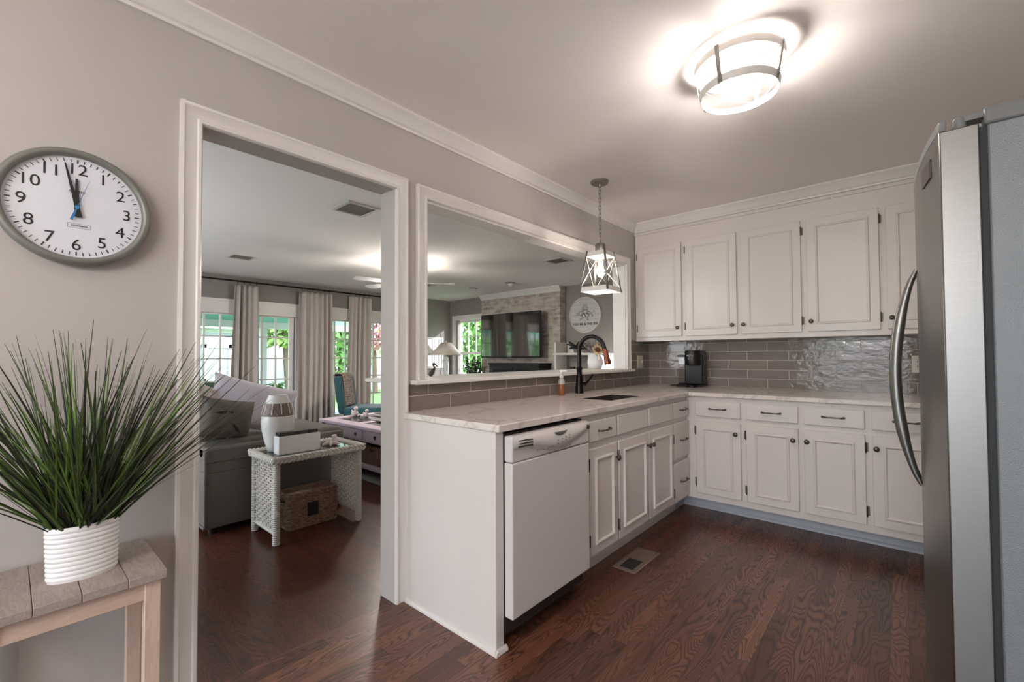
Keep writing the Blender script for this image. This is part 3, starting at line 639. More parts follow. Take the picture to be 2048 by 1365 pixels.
m = MB(); m.tube([(X, Y-.02, .985), (X, Y-.048, .988)], .012, 10); m.tube([(X, Y-.046, .982), (X, Y-.075, 1.005), (X, Y-.108, 1.045), (X, Y-.12, 1.056)], [.012, .0085, .006, .007], 10); part('lever', m, M['blackmetal'], fc)
# soap dispenser
sp = thing('soap_dispenser', 'soap pump bottle with amber liquid on the worktop left of the faucet', 'soap bottle', (2.546, 1.784, CT))
m = MB(); m.lathe([(.020, CT+.001), (.0225, CT+.006), (.0225, CT+.07), (.0215, CT+.078), (.0001, CT+.078)], 2.546, 1.784, 20); part('liquid', m, M['soapliq'], sp, ang=60)
m = MB(); m.lathe([(.0225, CT+.0785), (.0225, CT+.10), (.018, CT+.112), (.012, CT+.118), (.012, CT+.124)], 2.546, 1.784, 20); part('bottle', m, M['clearplastic'], sp, ang=60)
m = MB(); m.lathe([(.015, CT+.122), (.015, CT+.14), (.005, CT+.143), (.005, CT+.165)], 2.546, 1.784, 16); m.box(2.536, 2.556, 1.735, 1.79, CT+.165, CT+.176); part('pump', m, M['ceramic'], sp, bev=.001)
# coffee maker
cm = thing('coffee_maker', 'slim black pod coffee maker with clear water tank in the worktop corner', 'coffee maker', (3.99, 1.40, CT))
m = MB(); m.box(3.885, 4.085, 1.292, 1.500, CT, CT+.018); m.lathe([(.055, CT), (.055, CT+.018)], 3.90, 1.365, 24); part('base', m, M['black'], cm, bev=.004)
m = MB(); m.box(3.955, 4.085, 1.296, 1.448, CT+.018, 1.195); part('body', m, M['black'], cm, bev=.01, seg=3)
m = MB(); m.lathe([(.058, 1.10), (.064, 1.12), (.064, 1.225), (.060, 1.232), (.0001, 1.232)], 3.945, 1.372, 28); m.box(3.945, 4.07, 1.308, 1.436, 1.10, 1.230); part('brew_head', m, M['black'], cm, bev=.003)
m = MB(lambda a, b, c: (3.879-c, 1.372-a, b)); m.text('KEURIG', .017, 0, 1.185, 0, .001); part('maker_name', m, M['whiteprint'], cm)
m = MB(lambda a, b, c: (3.879-c, 1.372-a, b)); [m.lathe([(.0035, 0), (.003, .0015)], -.012+.024*k, 1.158, 10) for k in (0, 1)]; part('button', m, M['whiteprint'], cm)
m = MB(); m.box(3.965, 4.075, 1.452, 1.510, CT+.025, 1.178); part('water_tank', m, M['tank'], cm, bev=.006)
m = MB(); m.box(3.96, 4.08, 1.450, 1.514, 1.178, 1.190); m.box(3.97, 4.075, 1.448, 1.508, CT+.018, CT+.03); part('tank_lid', m, M['black'], cm, bev=.003)
m = MB(); m.tube([(4.06, 1.50, CT+.012), (4.03, 1.55, CT+.006), (3.98, 1.585, CT+.006), (3.95, 1.57, CT+.006), (3.97, 1.53, CT+.006), (4.04, 1.535, CT+.006), (4.09, 1.56, CT+.006)], .0035, 8); part('cord', m, M['black'], cm)
# outlets
def plate(nm, label, mk_, u, v, w, rocker):
    t = thing(nm, label, 'outlet', mk_(u, v, 0)); m = MB(mk_); m.box(u-w, u+w, v-.059, v+.059, 0, .005); part('cover_plate', m, M['plate'], t, bev=.002)
    for du in rocker:
        m = MB(mk_); m.box(u+du-.016, u+du+.016, v-.033, v+.033, .005, .007); part('socket', m, M['plate'], t, bev=.001)
        m = MB(mk_); [m.box(u+du+q-.002, u+du+q+.002, v+dz-.005, v+dz+.005, .007, .0073) for q in (-.006, .006) for dz in (-.017, .017)]; part('slots', m, M['dishdark'], t)
    return t
t = plate('wall_outlet', 'double electrical plate on the tile beside the pass-through ledge', mapW(YW-.0071), 3.908, 1.131, .058, (-.024,))
m = MB(mapW(YW-.0071)); m.box(3.928, 3.938, 1.120, 1.142, .005, .016); part('toggle', m, M['plate'], t, bev=.001)
plate('wall_outlet', 'electrical outlet on the back tile behind the refrigerator handle', mapB(XB-.0071), -.085, 1.12, .036, (0,))
# floor register
rg = thing('floor_register', 'brown metal floor register in the oak floor by the sink cabinet', 'vent', (2.43, 1.18, 0))
m = MB(); m.frame(2.262, 2.594, 1.112, 1.250, [(0, 0), (.004, .004), (.026, .005), (.028, .001)]); part('register_frame', m, M['regmetal'], rg)
m = MB(); m.box(2.288, 2.568, 1.138, 1.224, .0004, .0012); part('duct_opening', m, M['ventdark'], rg)
m = MB()
for k in range(15): x = 2.294+k*.0092; m.box(x, x+.0022, 1.14, 1.222, .0012, .002)
part('duct_shade_louvres', m, M['dishdark'], rg); m = MB()  # slats coloured dark to carry the shade of the open duct
for k in range(15): x = 2.432+k*.0092; m.box(x, x+.0078, 1.14, 1.222, .0012, .0038)
m.box(2.423, 2.432, 1.138, 1.224, .0012, .004); part('louvres', m, M['regmetal'], rg)

# dishwasher
dw = thing('dishwasher', 'white built-in dishwasher with a curved control panel', 'dishwasher', (1.64, 1.5, 0))
DX0, DX1, DY = 1.3445, 1.928, 1.186
m = MB(); m.box(DX0, DX1, DY+.045, YW-.03, .06, .868); part('tub', m, M['dishdark'], dw)
m = MB(); m.box(DX0, DX1, DY, DY+.045, .128, .752); part('door', m, M['dish'], dw, bev=.006, seg=3)
mD = mapW(DY)
m = MB(mD); m.box(DX0, DX1, .754, .862, -.045, .0); cp = part('control_panel', m, M['dish'], dw, bev=.008, seg=3)
m = MB(mD); N = 24
lo = lambda t: .8105-.052*sin(pi*min(1, max(0, (t-.12)/.86)))**1.3+.012*t; hi = lambda t: .858
def bulge(u, v):
    x = DX0+.004+(DX1-DX0-.008)*u; z = lo(u)+(hi(u)-lo(u))*v; return (x, z, .004+.022*sin(pi*v)**.7*sin(pi*min(1, max(0, u)))**.4)
m.grid(bulge, N, 8); part('curved_fascia', m, M['dish'], cp, ang=60)
m = MB(mD); [m.tube([(1.372, z, .011), (1.41, z+.001, .0185), (1.452, z-.001, .0215)], .0028, 6) for z in (.842, .830, .818)]; part('vent_slots', m, M['dishdark'], cp)
m = MB(mD)
def lat(u, v): x = 1.60+.10*u; return (x, .850-(.018*sin(pi*u)**.5)*v-.0, .0285-.004*v)
m.grid(lat, 12, 3); part('latch_pocket', m, M['greyplastic'], cp, solid=.002)
m = MB(mD); [m.box(1.475+.018*k, 1.483+.018*k, .789, .7935, .0255, .0278) for k in range(7)]; [m.box(1.622+.03*k, 1.631+.03*k, .797+.004*k+dz, .801+.004*k+dz, .0255, .0282) for k in range(4) for dz in (0, .012)]; part('button_marks', m, M['greyprint'], cp)
m = MB(mD); m.lathe([(.0105, .012), (.0105, .0215), (.008, .0225), (.0001, .0225)], 1.893, .838, 20); part('round_badge', m, M['badge'], cp)
m = MB(); m.box(DX0, DX1, FYc+.05, FYc+.07, .005, .125); part('toe_panel', m, M['cabdark'], dw)

# ================================================================== REFRIGERATOR
fr = thing('refrigerator', 'side-by-side stainless steel refrigerator with grey sides and a curved bar handle', 'refrigerator', (1.985, -.45, 0))
FX0, FX1 = 1.53, 2.44
m = MB(); m.box(FX0, FX1, -.82, -.163, .03, 1.735); part('body', m, M['fridgeside'], fr, bev=.004)
m = MB(); m.box(FX0-.001, FX1+.001, -.82, -.158, 1.7355, 1.777); part('top_cover', m, M['plasticgrey'], fr, bev=.006)
m = MB(); m.box(FX0+.012, FX1-.012, -.163, -.150, .1, 1.735); part('gasket', m, M['gasket'], fr)
m = MB(); m.box(FX0+.01, FX1-.01, -.20, -.12, .02, .09); part('base_grille', m, M['gasket'], fr)
yf = lambda x: -.080+.038*(1-((x-1.985)/.455)**2)
def fdoor(x0, x1):
    P_ = [(x0+(x1-x0)*k/16, yf(x0+(x1-x0)*k/16)) for k in range(17)]; r = .008
    poly = [(x0, -.150)]+P_+[(x1, -.150)]
    m = MB(); m.prism(poly, .10, 1.742); d = part('door', m, M['steel'], fr, bev=.003, ang=30)
    m = MB(); Q = [(x, y) for x, y in P_]; m.prism(Q+[(x, y-.014) for x, y in P_[::-1]], 1.742, 1.768); part('top_lip', m, M['plasticgrey'], d, bev=.003)
    return d
d1 = fdoor(FX0, 1.983); d2 = fdoor(1.987, FX1)
def bar(x, par):
    pts = []; 
    for k in range(21):
        t = k/20; z = .766+.695*t; y = yf(x)+.002+.058*sin(pi*t)**.75; pts.append((x, y, z))
    m = MB(); m.tube(pts, [.006+.010*min(1, 4*min(k, 20-k)/20) for k in range(21)], 12); part('handle', m, M['steel'], par)
bar(1.945, d1); bar(2.03, d2)
m = MB(); m.lathe([(.013, 1.7425), (.013, 1.768), (.011, 1.770), (.0001, 1.770)], FX0+.02, -.118, 20); m.box(FX0+.01, FX0+.05, -.25, -.118, 1.757, 1.772); part('hinge_cover', m, M['plasticgrey'], fr, bev=.002)
m = MB(); m.lathe([(.009, 1.7395), (.009, 1.7425)], FX0+.02, -.118, 16); part('hinge_pin', m, M['silver'], fr)
xb_ = 1.66
m = MB(lambda a, b, c: (xb_+a, yf(xb_+a)+c, b)); m.box(-.05, .05, 1.655, 1.705, 0, .004); bd = part('badge', m, M['badge'], d1, bev=.001)

# ================================================================== LIGHT FITTINGS
def hl(label): pass
cl = thing('ceiling_light', 'drum-shaped white cage light on the kitchen ceiling', 'light', (1.95, .478, CZ))
LX, LY = 1.95, .478
m = MB(); m.lathe([(.145, CZ), (.145, CZ-.012), (.0001, CZ-.012)], LX, LY, 40); part('canopy', m, M['whitemetal'], cl)
def ring(z0, z1, r0, r1): 
    m = MB(); m.lathe([(r0, z0), (r1, z1), (r1-.003, z1), (r0-.003, z0), (r0, z0)], LX, LY, 64); m.f = [f for f in m.f if len(f) == 4]; m.mi = [0]*len(m.f); return m
part('top_ring', ring(2.352, 2.380, .166, .169), M['whitemetal'], cl); part('bottom_ring', ring(2.245, 2.273, .145, .149), M['whitemetal'], cl)
rr = lambda z: .145+(z-2.245)/(2.38-2.245)*.024
for k in range(4):
    a = math.radians(-12+90*k); m = MB(lambda r, w, z: (LX+(rr(z)+r)*cos(a)-w*sin(a), LY+(rr(z)+r)*sin(a)+w*cos(a), z)); m.box(0, .003, -.008, .008, 2.243, 2.382); part('strap', m, M['nickel'], cl)
    m = MB(lambda r, w, z: (LX+(rr(z)+r)*cos(a)-w*sin(a), LY+(rr(z)+r)*sin(a)+w*cos(a), z)); [m.box(.003, .006, -.003, .003, z-.003, z+.003) for z in (2.258, 2.367)]; part('rivets', m, M['nickel'], cl)
for k in range(4):
    for sgn in (0, 1):
        a0 = math.radians(-12+90*k); pts = []
        for i in range(17): t = i/16; z = 2.27+.085*(t if sgn else 1-t); a = a0+pi/2*t; pts.append((LX+rr(z)*cos(a), LY+rr(z)*sin(a), z))
        part('cross_wire', MB().tube(pts, .0016, 6), M['whitemetal'], cl)
m = MB(); m.lathe([(.02, 2.388), (.012, 2.37), (.012, 2.30), (.0001, 2.30)], LX, LY, 16); m.tube([(LX-.05, LY+.02, 2.305), (LX+.05, LY-.02, 2.305)], .014, 12); part('socket', m, M['whitemetal'], cl)
def bulb(c, d, L_, r, mat, par):
    d = Vector(d).normalized(); c = Vector(c); x = d.orthogonal().normalized(); y = d.cross(x)
    m = MB(lambda a, b, t: tuple(c+x*a+y*b+d*t)); m.lathe([(.013, 0), (r*.75, L_*.28), (r, L_*.55), (r*.86, L_*.78), (r*.5, L_*.95), (.0001, L_)], n=16); part('bulb', m, mat, par, ang=60)
bulb((LX+.048, LY-.0192, 2.305), (1, -.4, -.12), .075, .027, M['bulb'], cl); bulb((LX-.048, LY+.0192, 2.305), (-1, .4, -.12), .075, .027, M['bulb'], cl)

pn = thing('pendant_light', 'small lantern pendant on a chain above the sink', 'light', (2.69, 1.56, CZ))
px, py = 2.697, 1.555
m = MB(); m.lathe([(.062, CZ), (.062, CZ-.010), (.055, CZ-.018), (.012, CZ-.022), (.010, CZ-.04), (.0001, CZ-.042)], px, py, 32); part('canopy', m, M['nickel'], pn)
for k in range(13):
    z = 2.352-k*.0272; m = MB(); w = .0075
    pts = [(px+(w*cos(a) if k % 2 == 0 else 0), py+(w*cos(a) if k % 2 else 0), z+.0185*sin(a)) for a in [2*pi*i/14 for i in range(14)]]; part('chain_link', m.tube(pts, .0021, 6, True), M['nickel'], pn)
m = MB(); m.tube([(px+.024*cos(a), py+.012*cos(a), 1.962+.036*sin(a)) for a in [pi*i/12 for i in range(13)]], .0025, 6); part('hanging_loop', m, M['nickel'], pn)
m = MB(); m.lathe([(.036, 1.905), (.036, 1.955), (.031, 1.964), (.0001, 1.964)], px, py, 28); part('cap', m, M['nickel'], pn)
TH = math.radians(48); PZ0, PZ1, PR0, PR1 = 1.628, 1.905, .150, .098
def pc(k, z, dr=0): r = PR0+(PR1-PR0)*(z-PZ0)/(PZ1-PZ0)+dr; a = TH+k*pi/2; return Vector((px+r*cos(a), py+r*sin(a), z))
def band(z0, z1, lid):
    m = MB(); A = [m.p(*pc(k, z0)) for k in range(4)]; B = [m.p(*pc(k, z1)) for k in range(4)]; a2 = [m.p(*pc(k, z0, -.004)) for k in range(4)]; b2 = [m.p(*pc(k, z1, -.004)) for k in range(4)]
    for k in range(4): q = (k+1) % 4; m.face(A[k], A[q], B[q], B[k]); m.face(a2[k], a2[q], b2[q], b2[k]); m.face(A[k], A[q], a2[q], a2[k]); m.face(B[k], B[q], b2[q], b2[k])
    if lid: m.face(*b2)
    return m
part('top_frame', band(1.872, PZ1, True), M['whitemetal'], pn); part('bottom_frame', band(PZ0, 1.660, False), M['whitemetal'], pn)
for k in range(4):
    m = MB(); p0, p1 = pc(k, PZ0-.002, .002), pc(k, PZ1+.006, .002); e = Vector((-sin(TH+k*pi/2), cos(TH+k*pi/2), 0)); i = Vector((-cos(TH+k*pi/2), -sin(TH+k*pi/2), 0))
    q = [[m.p(*(p+e*s_*.0075+i*(.0075 if abs(s_) else 0))) for s_ in (-1, 0, 1)] for p in (p0, p1)]
    m.face(q[0][0], q[0][1], q[1][1], q[1][0]); m.face(q[0][1], q[0][2], q[1][2], q[1][1]); part('corner_post', m, M['nickel'], pn, solid=.002)
    for s_ in (0, 1):
        a_, b_ = pc(k, 1.658 if s_ else 1.872, -.003), pc(k+1, 1.872 if s_ else 1.658, -.003); part('cross_wire', MB().tube([a_, b_], .0013, 6), M['whitemetal'], pn)
m = MB(); m.lathe([(.016, 1.902), (.016, 1.835), (.0001, 1.835)], px, py, 16); part('socket', m, M['whitemetal'], pn)
bulb((px, py, 1.836), (0, 0, -1), .105, .024, M['bulbp'], pn)

# ================================================================== LIVING ROOM
def rbox(m, x0, x1, y0, y1, z0, z1): return m.box(x0, x1, y0, y1, z0, z1)
# sofa
sf = thing('sofa', 'taupe fabric sofa with its arm towards the doorway', 'sofa', (1.4, 4.5, 0))
SX0, SX1, SY0, SY1 = .872, 1.90, 3.482, 5.55
m = MB(); m.box(SX0, SX1, SY0, SY1, .05, .42); part('base', m, M['sofa'], sf, bev=.015, seg=3)
m = MB(); m.box(SX0+.001, SX0+.20, SY0+.2, SY1-.2, .40, .80); part('backrest', m, M['sofa'], sf, bev=.05, seg=4)
for y0, y1 in ((SY0, SY0+.21), (SY1-.21, SY1)):
    m = MB(); m.box(SX0, SX1-.06, y0, y1, .40, .585); m.tube([(SX0, (y0+y1)/2+(-.01 if y0 < 4 else .01), .555), (SX1-.055, (y0+y1)/2+(-.01 if y0 < 4 else .01), .555)], .062, 16)
    part('arm', m, M['sofa'], sf, bev=.02, seg=3)
for y0, y1 in ((SY0+.215, 4.512), (4.518, SY1-.215)):
    m = MB(); m.box(SX0+.20, SX1+.07, y0, y1, .42, .575); part('seat_cushion', m, M['sofa'], sf, bev=.045, seg=4)
    m = MB(); m.tube([(SX0+.22, y0+.006, .575), (SX1+.05, y0+.006, .575), (SX1+.062, y0+.03, .570), (SX1+.062, y1-.03, .570)], .006, 6)
m = MB(); m.tube([(SX0-.004, SY1, .055), (SX0-.004, SY0-.004, .055), (SX1, SY0-.004, .055), (SX1+.004, SY1, .055)], .008, 8); m.tube([(SX0, SY0-.002, .06), (SX0, SY0-.002, .56)], .006, 6); m.tube([(SX0, SY0-.004, .49), (SX1-.06, SY0-.004, .49)], .005, 6); part('piping', m, M['sofa'], sf)
for x in (SX0+.06, SX1-.06):
    for y in (SY0+.05, SY1-.05): m = MB(); m.lathe([(.025, 0), (.035, .05)], x, y, 12); part('foot', m, M['darkwood'], sf)
def pillow(name, label, c, w, h, t, rx, ry, rz, mat, prints=None, puff=.55):
    Rm = Matrix.Rotation(rz, 3, 'Z') @ Matrix.Rotation(rx, 3, 'X') @ Matrix.Rotation(ry, 3, 'Y'); c = Vector(c)
    o = thing(name, label, 'pillow', tuple(c)); m = MB(lambda a, b, d: tuple(c+Rm @ Vector((a, d, b))))
    for sg in (-1, 1):
        def f(u, v, sg=sg):
            a, b = 2*u-1, 2*v-1; k = ((1-a**2)*(1-b**2))**.42; e = 1-.10*(1-abs(a)**2)*abs(b)-.10*(1-abs(b)**2)*abs(a)
            wr = .006*sin(9*a+3*b)*k
            return (a*w/2*(1-.10*(1-abs(a))*0-.07*(1-b*b)*0)*(.93+.07*b*b if 1 else 1), b*h/2*(.93+.07*a*a), sg*(t/2*k+.003)+wr)
        m.grid(f, 22, 16)
    part('cushion', m, mat, o, ang=80)
    if prints:
        for q, (u, v, l, a) in enumerate(prints):
            m2 = MB(m.M); P_ = []
            for i in range(7):
                s_ = i/6; k_ = ((1-(2*(u+l*s_*cos(a))/w)**2)*(1-(2*(v+l*s_*sin(a))/h)**2)); P_.append((u+l*s_*cos(a), v+l*s_*sin(a), -(t/2*max(0, k_)**.42+.006), .035*l*4*sin(pi*s_)*.5))
            ids = [(m2.p(x-wd*sin(a), y+wd*cos(a), d), m2.p(x+wd*sin(a), y-wd*cos(a), d)) for x, y, d, wd in P_]
            for A, B in zip(ids, ids[1:]): m2.face(A[0], A[1], B[1], B[0])
            part('leaf_print', m2, M['leafprint'], o, solid=.0015)
    return o
pillow('throw_pillow', 'taupe throw pillow with dark leaf prints on the near sofa arm', (1.03, 3.62, .755), .35, .28, .22, math.radians(-4), math.radians(12), math.radians(8), M['darkpillow'], [(-.13, .03, .14, .1), (-.02, -.02, .13, -.7)])
pillow('throw_pillow', 'large lavender-white throw pillow on the sofa behind the ceramic vase', (1.33, 3.99, .795), .66, .40, .17, math.radians(-12), math.radians(17), math.radians(4), M['lav'])
pillow('throw_pillow', 'cream throw pillow behind the taupe pillow at the sofa back', (1.16, 4.45, .765), .42, .36, .16, math.radians(-14), math.radians(20), math.radians(20), M['pink'])
pillow('throw_pillow', 'small pinkish pillow tucked against the sofa back beside the doorway casing', (1.0, 3.95, .83), .34, .30, .12, math.radians(-14), math.radians(28), math.radians(30), M['pink'])
# wicker side table
wk = thing('wicker_table', 'white wicker side table with braided rim and glass top beside the sofa arm', 'table', (1.42, 3.2, 0))
WX0, WX1, WY0, WY1, WZ = 1.118, 1.715, 2.975, 3.375, .535
def weave(m, fn, rows, cols, amp, r):
    """over-and-under strands on fn(s, z) -> (pos, normal)"""
    for i in range(rows):
        pts = []
        for j in range(cols*4+1):
            s_ = j/(cols*4); p, n = fn(s_, (i+.5)/rows); pts.append(tuple(Vector(p)+Vector(n)*amp*cos(pi*(s_*cols+(i % 2)))))
        m.tube(pts, r, 5)
for x, nx in ((WX0+.016, -1), (WX1-.016, 1)):
    m = MB(); weave(m, lambda s_, z, x=x, nx=nx: ((x, WY0+.02+(WY1-WY0-.04)*s_, .075+(WZ-.105)*z), (nx, 0, 0)), 23, 11, .0085, .0056)
    for k in range(12): y = WY0+.02+(WY1-WY0-.04)*k/11; m.tube([(x, y, .06), (x, y, WZ-.03)], .0055, 6)
    part('side_panel', m, M['wicker'], wk)
    m = MB(); m.tube([(x, WY0+.01, .07), (x, WY1-.01, .07)], .014, 8); part('bottom_rail', m, M['wicker'], wk)
for x in (WX0+.016, WX1-.016):
    for y in (WY0+.018, WY1-.018):
        m = MB(); m.tube([(x, y, 0), (x, y, WZ-.02)], .016, 10)
        for k in range(44): z = .006+k*.0118; m.tube([(x+.0185*cos(a), y+.0185*sin(a), z) for a in [2*pi*i/12 for i in range(12)]], .0050, 5, True)
        part('leg', m, M['wicker'], wk)
m = MB(); per = [((WX0, WY0), (WX1, WY0)), ((WX1, WY0), (WX1, WY1)), ((WX1, WY1), (WX0, WY1)), ((WX0, WY1), (WX0, WY0))]
for (ax, ay), (bx, by) in per:
    L_ = math.hypot(bx-ax, by-ay); n = int(L_/.026); d = Vector((bx-ax, by-ay, 0)).normalized(); pr_ = Vector((d.y, -d.x, 0)); m.tube([(ax, ay, WZ), (bx, by, WZ)], .021, 10)
    for k in range(n+1):
        for sg in (-1, 1):
            c = Vector((ax, ay, WZ))+d*(L_*(k+(.25 if sg > 0 else .75)-.5)/n)+pr_*.011+Vector((0, 0, sg*.011)); x_ = (d*.8+Vector((0, 0, -sg*.62))).normalized(); y_ = pr_; z_ = x_.cross(y_).normalized()
            Rm = Matrix((x_, y_, z_)).transposed(); m.ell(c, (.020, .0155, .0095), 8, 6, Rm)
part('braided_rim', m, M['wicker'], wk, ang=60)
m = MB(); m.box(WX0+.012, WX1-.012, WY0+.012, WY1-.012, WZ-.004, WZ+.004); part('glass_top', m, M['glass_dark'], wk)
TZ = WZ+.0045
# vase, box, starfish on it
vz = thing('ceramic_vase', 'white glazed vase with a brown textured band on the wicker table', 'vase', (1.25, 3.285, TZ)); VX, VY = 1.25, 3.285
vp = [(.058, TZ), (.064, TZ+.004), (.085, .62), (.100, .69), (.104, .74), (.100, .785)]; vb = [(.1005, .785), (.096, .81), (.088, .84), (.078, .872)]; vt = [(.078, .872), (.070, .892), (.060, .918), (.0575, .926), (.052, .926), (.054, .91)]
m = MB(); m.lathe(vp, VX, VY, 40); part('body', m, M['ceramic'], vz, ang=60)
m = MB(); m.lathe(vb, VX, VY, 40); bb = part('band', m, M['vaseband'], vz, ang=60)
for k in range(10):
    a = 2*pi*k/10+.2; m = MB(); m.tube([(VX+(r+.0005)*cos(a), VY+(r+.0005)*sin(a), z) for r, z in ((.0965, .80), (.090, .832), (.0785, .870))], [.004, .003, .0045], 6); part('glaze_stripe', m, M['ceramic'], bb)
m = MB(); m.lathe(vt, VX, VY, 40); part('neck', m, M['ceramic'], vz, ang=60)
bx_ = thing('white_box', 'white rectangular box with a dark marbled lid on the wicker table', 'box', (1.327, 3.16, TZ))
m = MB(); m.box(1.188, 1.466, 3.10, 3.185, TZ, .660); part('body', m, M['ceramic'], bx_, bev=.002)
m = MB(); m.box(1.195, 1.455, 3.115, 3.178, .6605, .684); part('lid', m, M['marble'], bx_, bev=.003)
st = thing('starfish', 'pale starfish ornament at the end of the wicker table', 'ornament', (1.585, 3.18, TZ)); m = MB()
for k in range(5): a = 2*pi*k/5+.4; m.tube([(1.585, 3.18, TZ+.0225), (1.585+.035*cos(a), 3.18+.035*sin(a), TZ+.016), (1.585+.062*cos(a), 3.18+.062*sin(a), TZ+.006)], [.022, .014, .005], 8)
part('body', m, M['pink'], st, ang=60); m = MB(); m.tube([(1.60, 3.17, TZ+.025), (1.603, 3.167, TZ+.055), (1.60, 3.165, TZ+.072)], [.017, .015, .017], 10); part('shell', m, M['pink'], st)
# basket
bk = thing('lidded_basket', 'brown seagrass basket with a lid and black label under the wicker table', 'basket', (1.45, 3.25, 0)); B0, B1, C0, C1 = 1.277, 1.622, 3.152, 3.352
def brim(m, z, r, inset, seed):
    R = random.Random(seed); pts = []
    for (ax, ay), (bx, by) in (((B0, C0), (B1, C0)), ((B1, C0), (B1, C1)), ((B1, C1), (B0, C1)), ((B0, C1), (B0, C0))):
        n = int(math.hypot(bx-ax, by-ay)/.014); ox, oy = (by-ay)/abs((by-ay) or 1)*(1 if by != ay else 0), -(bx-ax)/abs((bx-ax) or 1)*(1 if bx != ax else 0)
        for i in range(1, n): t = i/n; w = .0022*(-1)**(i+seed)+R.uniform(-.001, .001)-inset; pts.append((ax+(bx-ax)*t+ox*w, ay+(by-ay)*t+oy*w, z+R.uniform(-.0012, .0012)))
    m.tube(pts, r, 5, True)
m = MB(); m.box(B0+.006, B1-.006, C0+.006, C1-.006, .003, .205); [brim(m, .006+.0098*k, .0066, .002, k) for k in range(21)]; part('body', m, M['basket'], bk)
m = MB(); m.box(B0, B1, C0, C1, .212, .244); [brim(m, .216+.0098*k, .0066, -.002, k+50) for k in range(3)]; part('lid', m, M['basket'], bk, bev=.006)
m = MB(); m.box(1.40, 1.475, C0-.010, C0-.004, .075, .168); part('label_plate', m, M['matblack'], bk, bev=.001)
m = MB(); m.tube([(B0-.006, C0+.06, .19), (B0-.010, C0+.10, .185), (B0-.006, C0+.14, .19)], .008, 6); part('side_handle', m, M['matblack'], bk)
# rug and coffee table
rg2 = part('area_rug', MB().box(2.268, 4.9, 2.95, 5.6, .0005, .012), M['rug'], bev=.003); tag(rg2, 'grey area rug under the lilac coffee table', 'rug')
ct = thing('coffee_table', 'lilac painted coffee table with drawers and turned legs on the rug', 'table', (2.75, 4.3, .012)); KX0, KX1, KY0, KY1 = 2.284, 3.15, 3.56, 4.87
m = MB(); m.cells([KX0, KX0+.14, KX0+.42, KX0+.46, KX1-.14, KX1], [KY0, KY0+.12, 4.18, 4.26, KY1-.12, KY1], lambda i, j: not (i in (1, 3) and j in (1, 3)), .476, .510); part('table_top', m, M['lilac'], ct, bev=.008, seg=3)
m = MB(); [m.box(KX0+a, KX0+b, c, d, .492, .500) for a, b in ((.14, .42), (.46, KX1-KX0-.14)) for c, d in ((KY0+.12, 4.18), (4.26, KY1-.12))]; part('glass_inset', m, M['glass_dark'], ct)
m = MB(); m.box(KX0+.06, KX0+.08, KY0+.05, KY1-.05, .345, .476); m.box(KX1-.08, KX1-.06, KY0+.05, KY1-.05, .345, .476); m.box(KX0+.08, KX1-.08, KY1-.07, KY1-.05, .345, .476); m.box(KX0+.08, KX1-.08, KY0+.05, KY0+.07, .345, .476); part('apron', m, M['lilac'], ct, bev=.003)
for y0, y1 in ((4.05, 4.66), (3.66, 3.96)):
    m = MB(mapB(KX0+.06)); m.box(y0, y1, .362, .462, -.002, .010); d = part('drawer', m, M['lilac'], ct, bev=.003)
    for y in ((y0+.12, y1-.12) if y1-y0 > .4 else ((y0+y1)/2,)):
        m = MB(mapB(KX0+.06)); m.prism([(y-.016, .428), (y+.016, .428), (y+.018, .412), (y+.010, .396), (y, .390), (y-.010, .396), (y-.018, .412)], .010, .016); m.tube([(y-.012, .418, .018), (y, .402, .024), (y+.012, .418, .018)], .003, 6); part('handle', m, M['pewter'], d)
lp = [(.026, .012), (.034, .02), (.034, .05), (.026, .058), (.030, .064), (.045, .075), (.045, .11), (.030, .118), (.026, .13), (.042, .16), (.046, .19), (.034, .22), (.026, .232), (.036, .24), (.026, .25), (.044, .285), (.040, .31), (.028, .33), (.036, .338), (.036, .476)]
for x in (KX0+.11, KX1-.11):
    for y in (KY0+.09, KY1-.09): m = MB(); m.lathe(lp, x, y, 20); part('leg', m, M['lilac'], ct, ang=50)
m = MB(); m.box(KX0+.065, KX1-.065, KY0+.06, KY1-.06, .078, .104); part('lower_shelf', m, M['lilac'], ct, bev=.004)
for k, (y0, y1, lb) in enumerate(((4.25, 4.70, 'brown wooden crate farther from the kitchen on the coffee table shelf'), (3.80, 4.225, 'brown wooden crate with a cut-out grip nearest the jamb on the coffee table shelf'))):
    cr_ = thing('wooden_crate', lb, 'crate', (2.6, (y0+y1)/2, .105), group='crates on the coffee table shelf'); m = MB()
    m.box(2.42, 2.435, y0, y1, .105, .292); m.box(2.80, 2.815, y0, y1, .105, .292); m.box(2.435, 2.80, y0, y0+.015, .105, .292); m.box(2.435, 2.80, y1-.015, y1, .105, .292); m.box(2.435, 2.80, y0+.015, y1-.015, .105, .118); part('crate_body', m, M['crate'], cr_, bev=.003)
    m = MB(mapB(2.42)); yc = (y0+y1)/2; m.prism([(yc-.04, .262)]+[(yc+.04*cos(a), .262+.03*sin(a)) for a in [pi+pi*i/8 for i in range(1, 8)]]+[(yc+.04, .262)], .0, .002); part('grip', m, M['ventdark'], cr_)
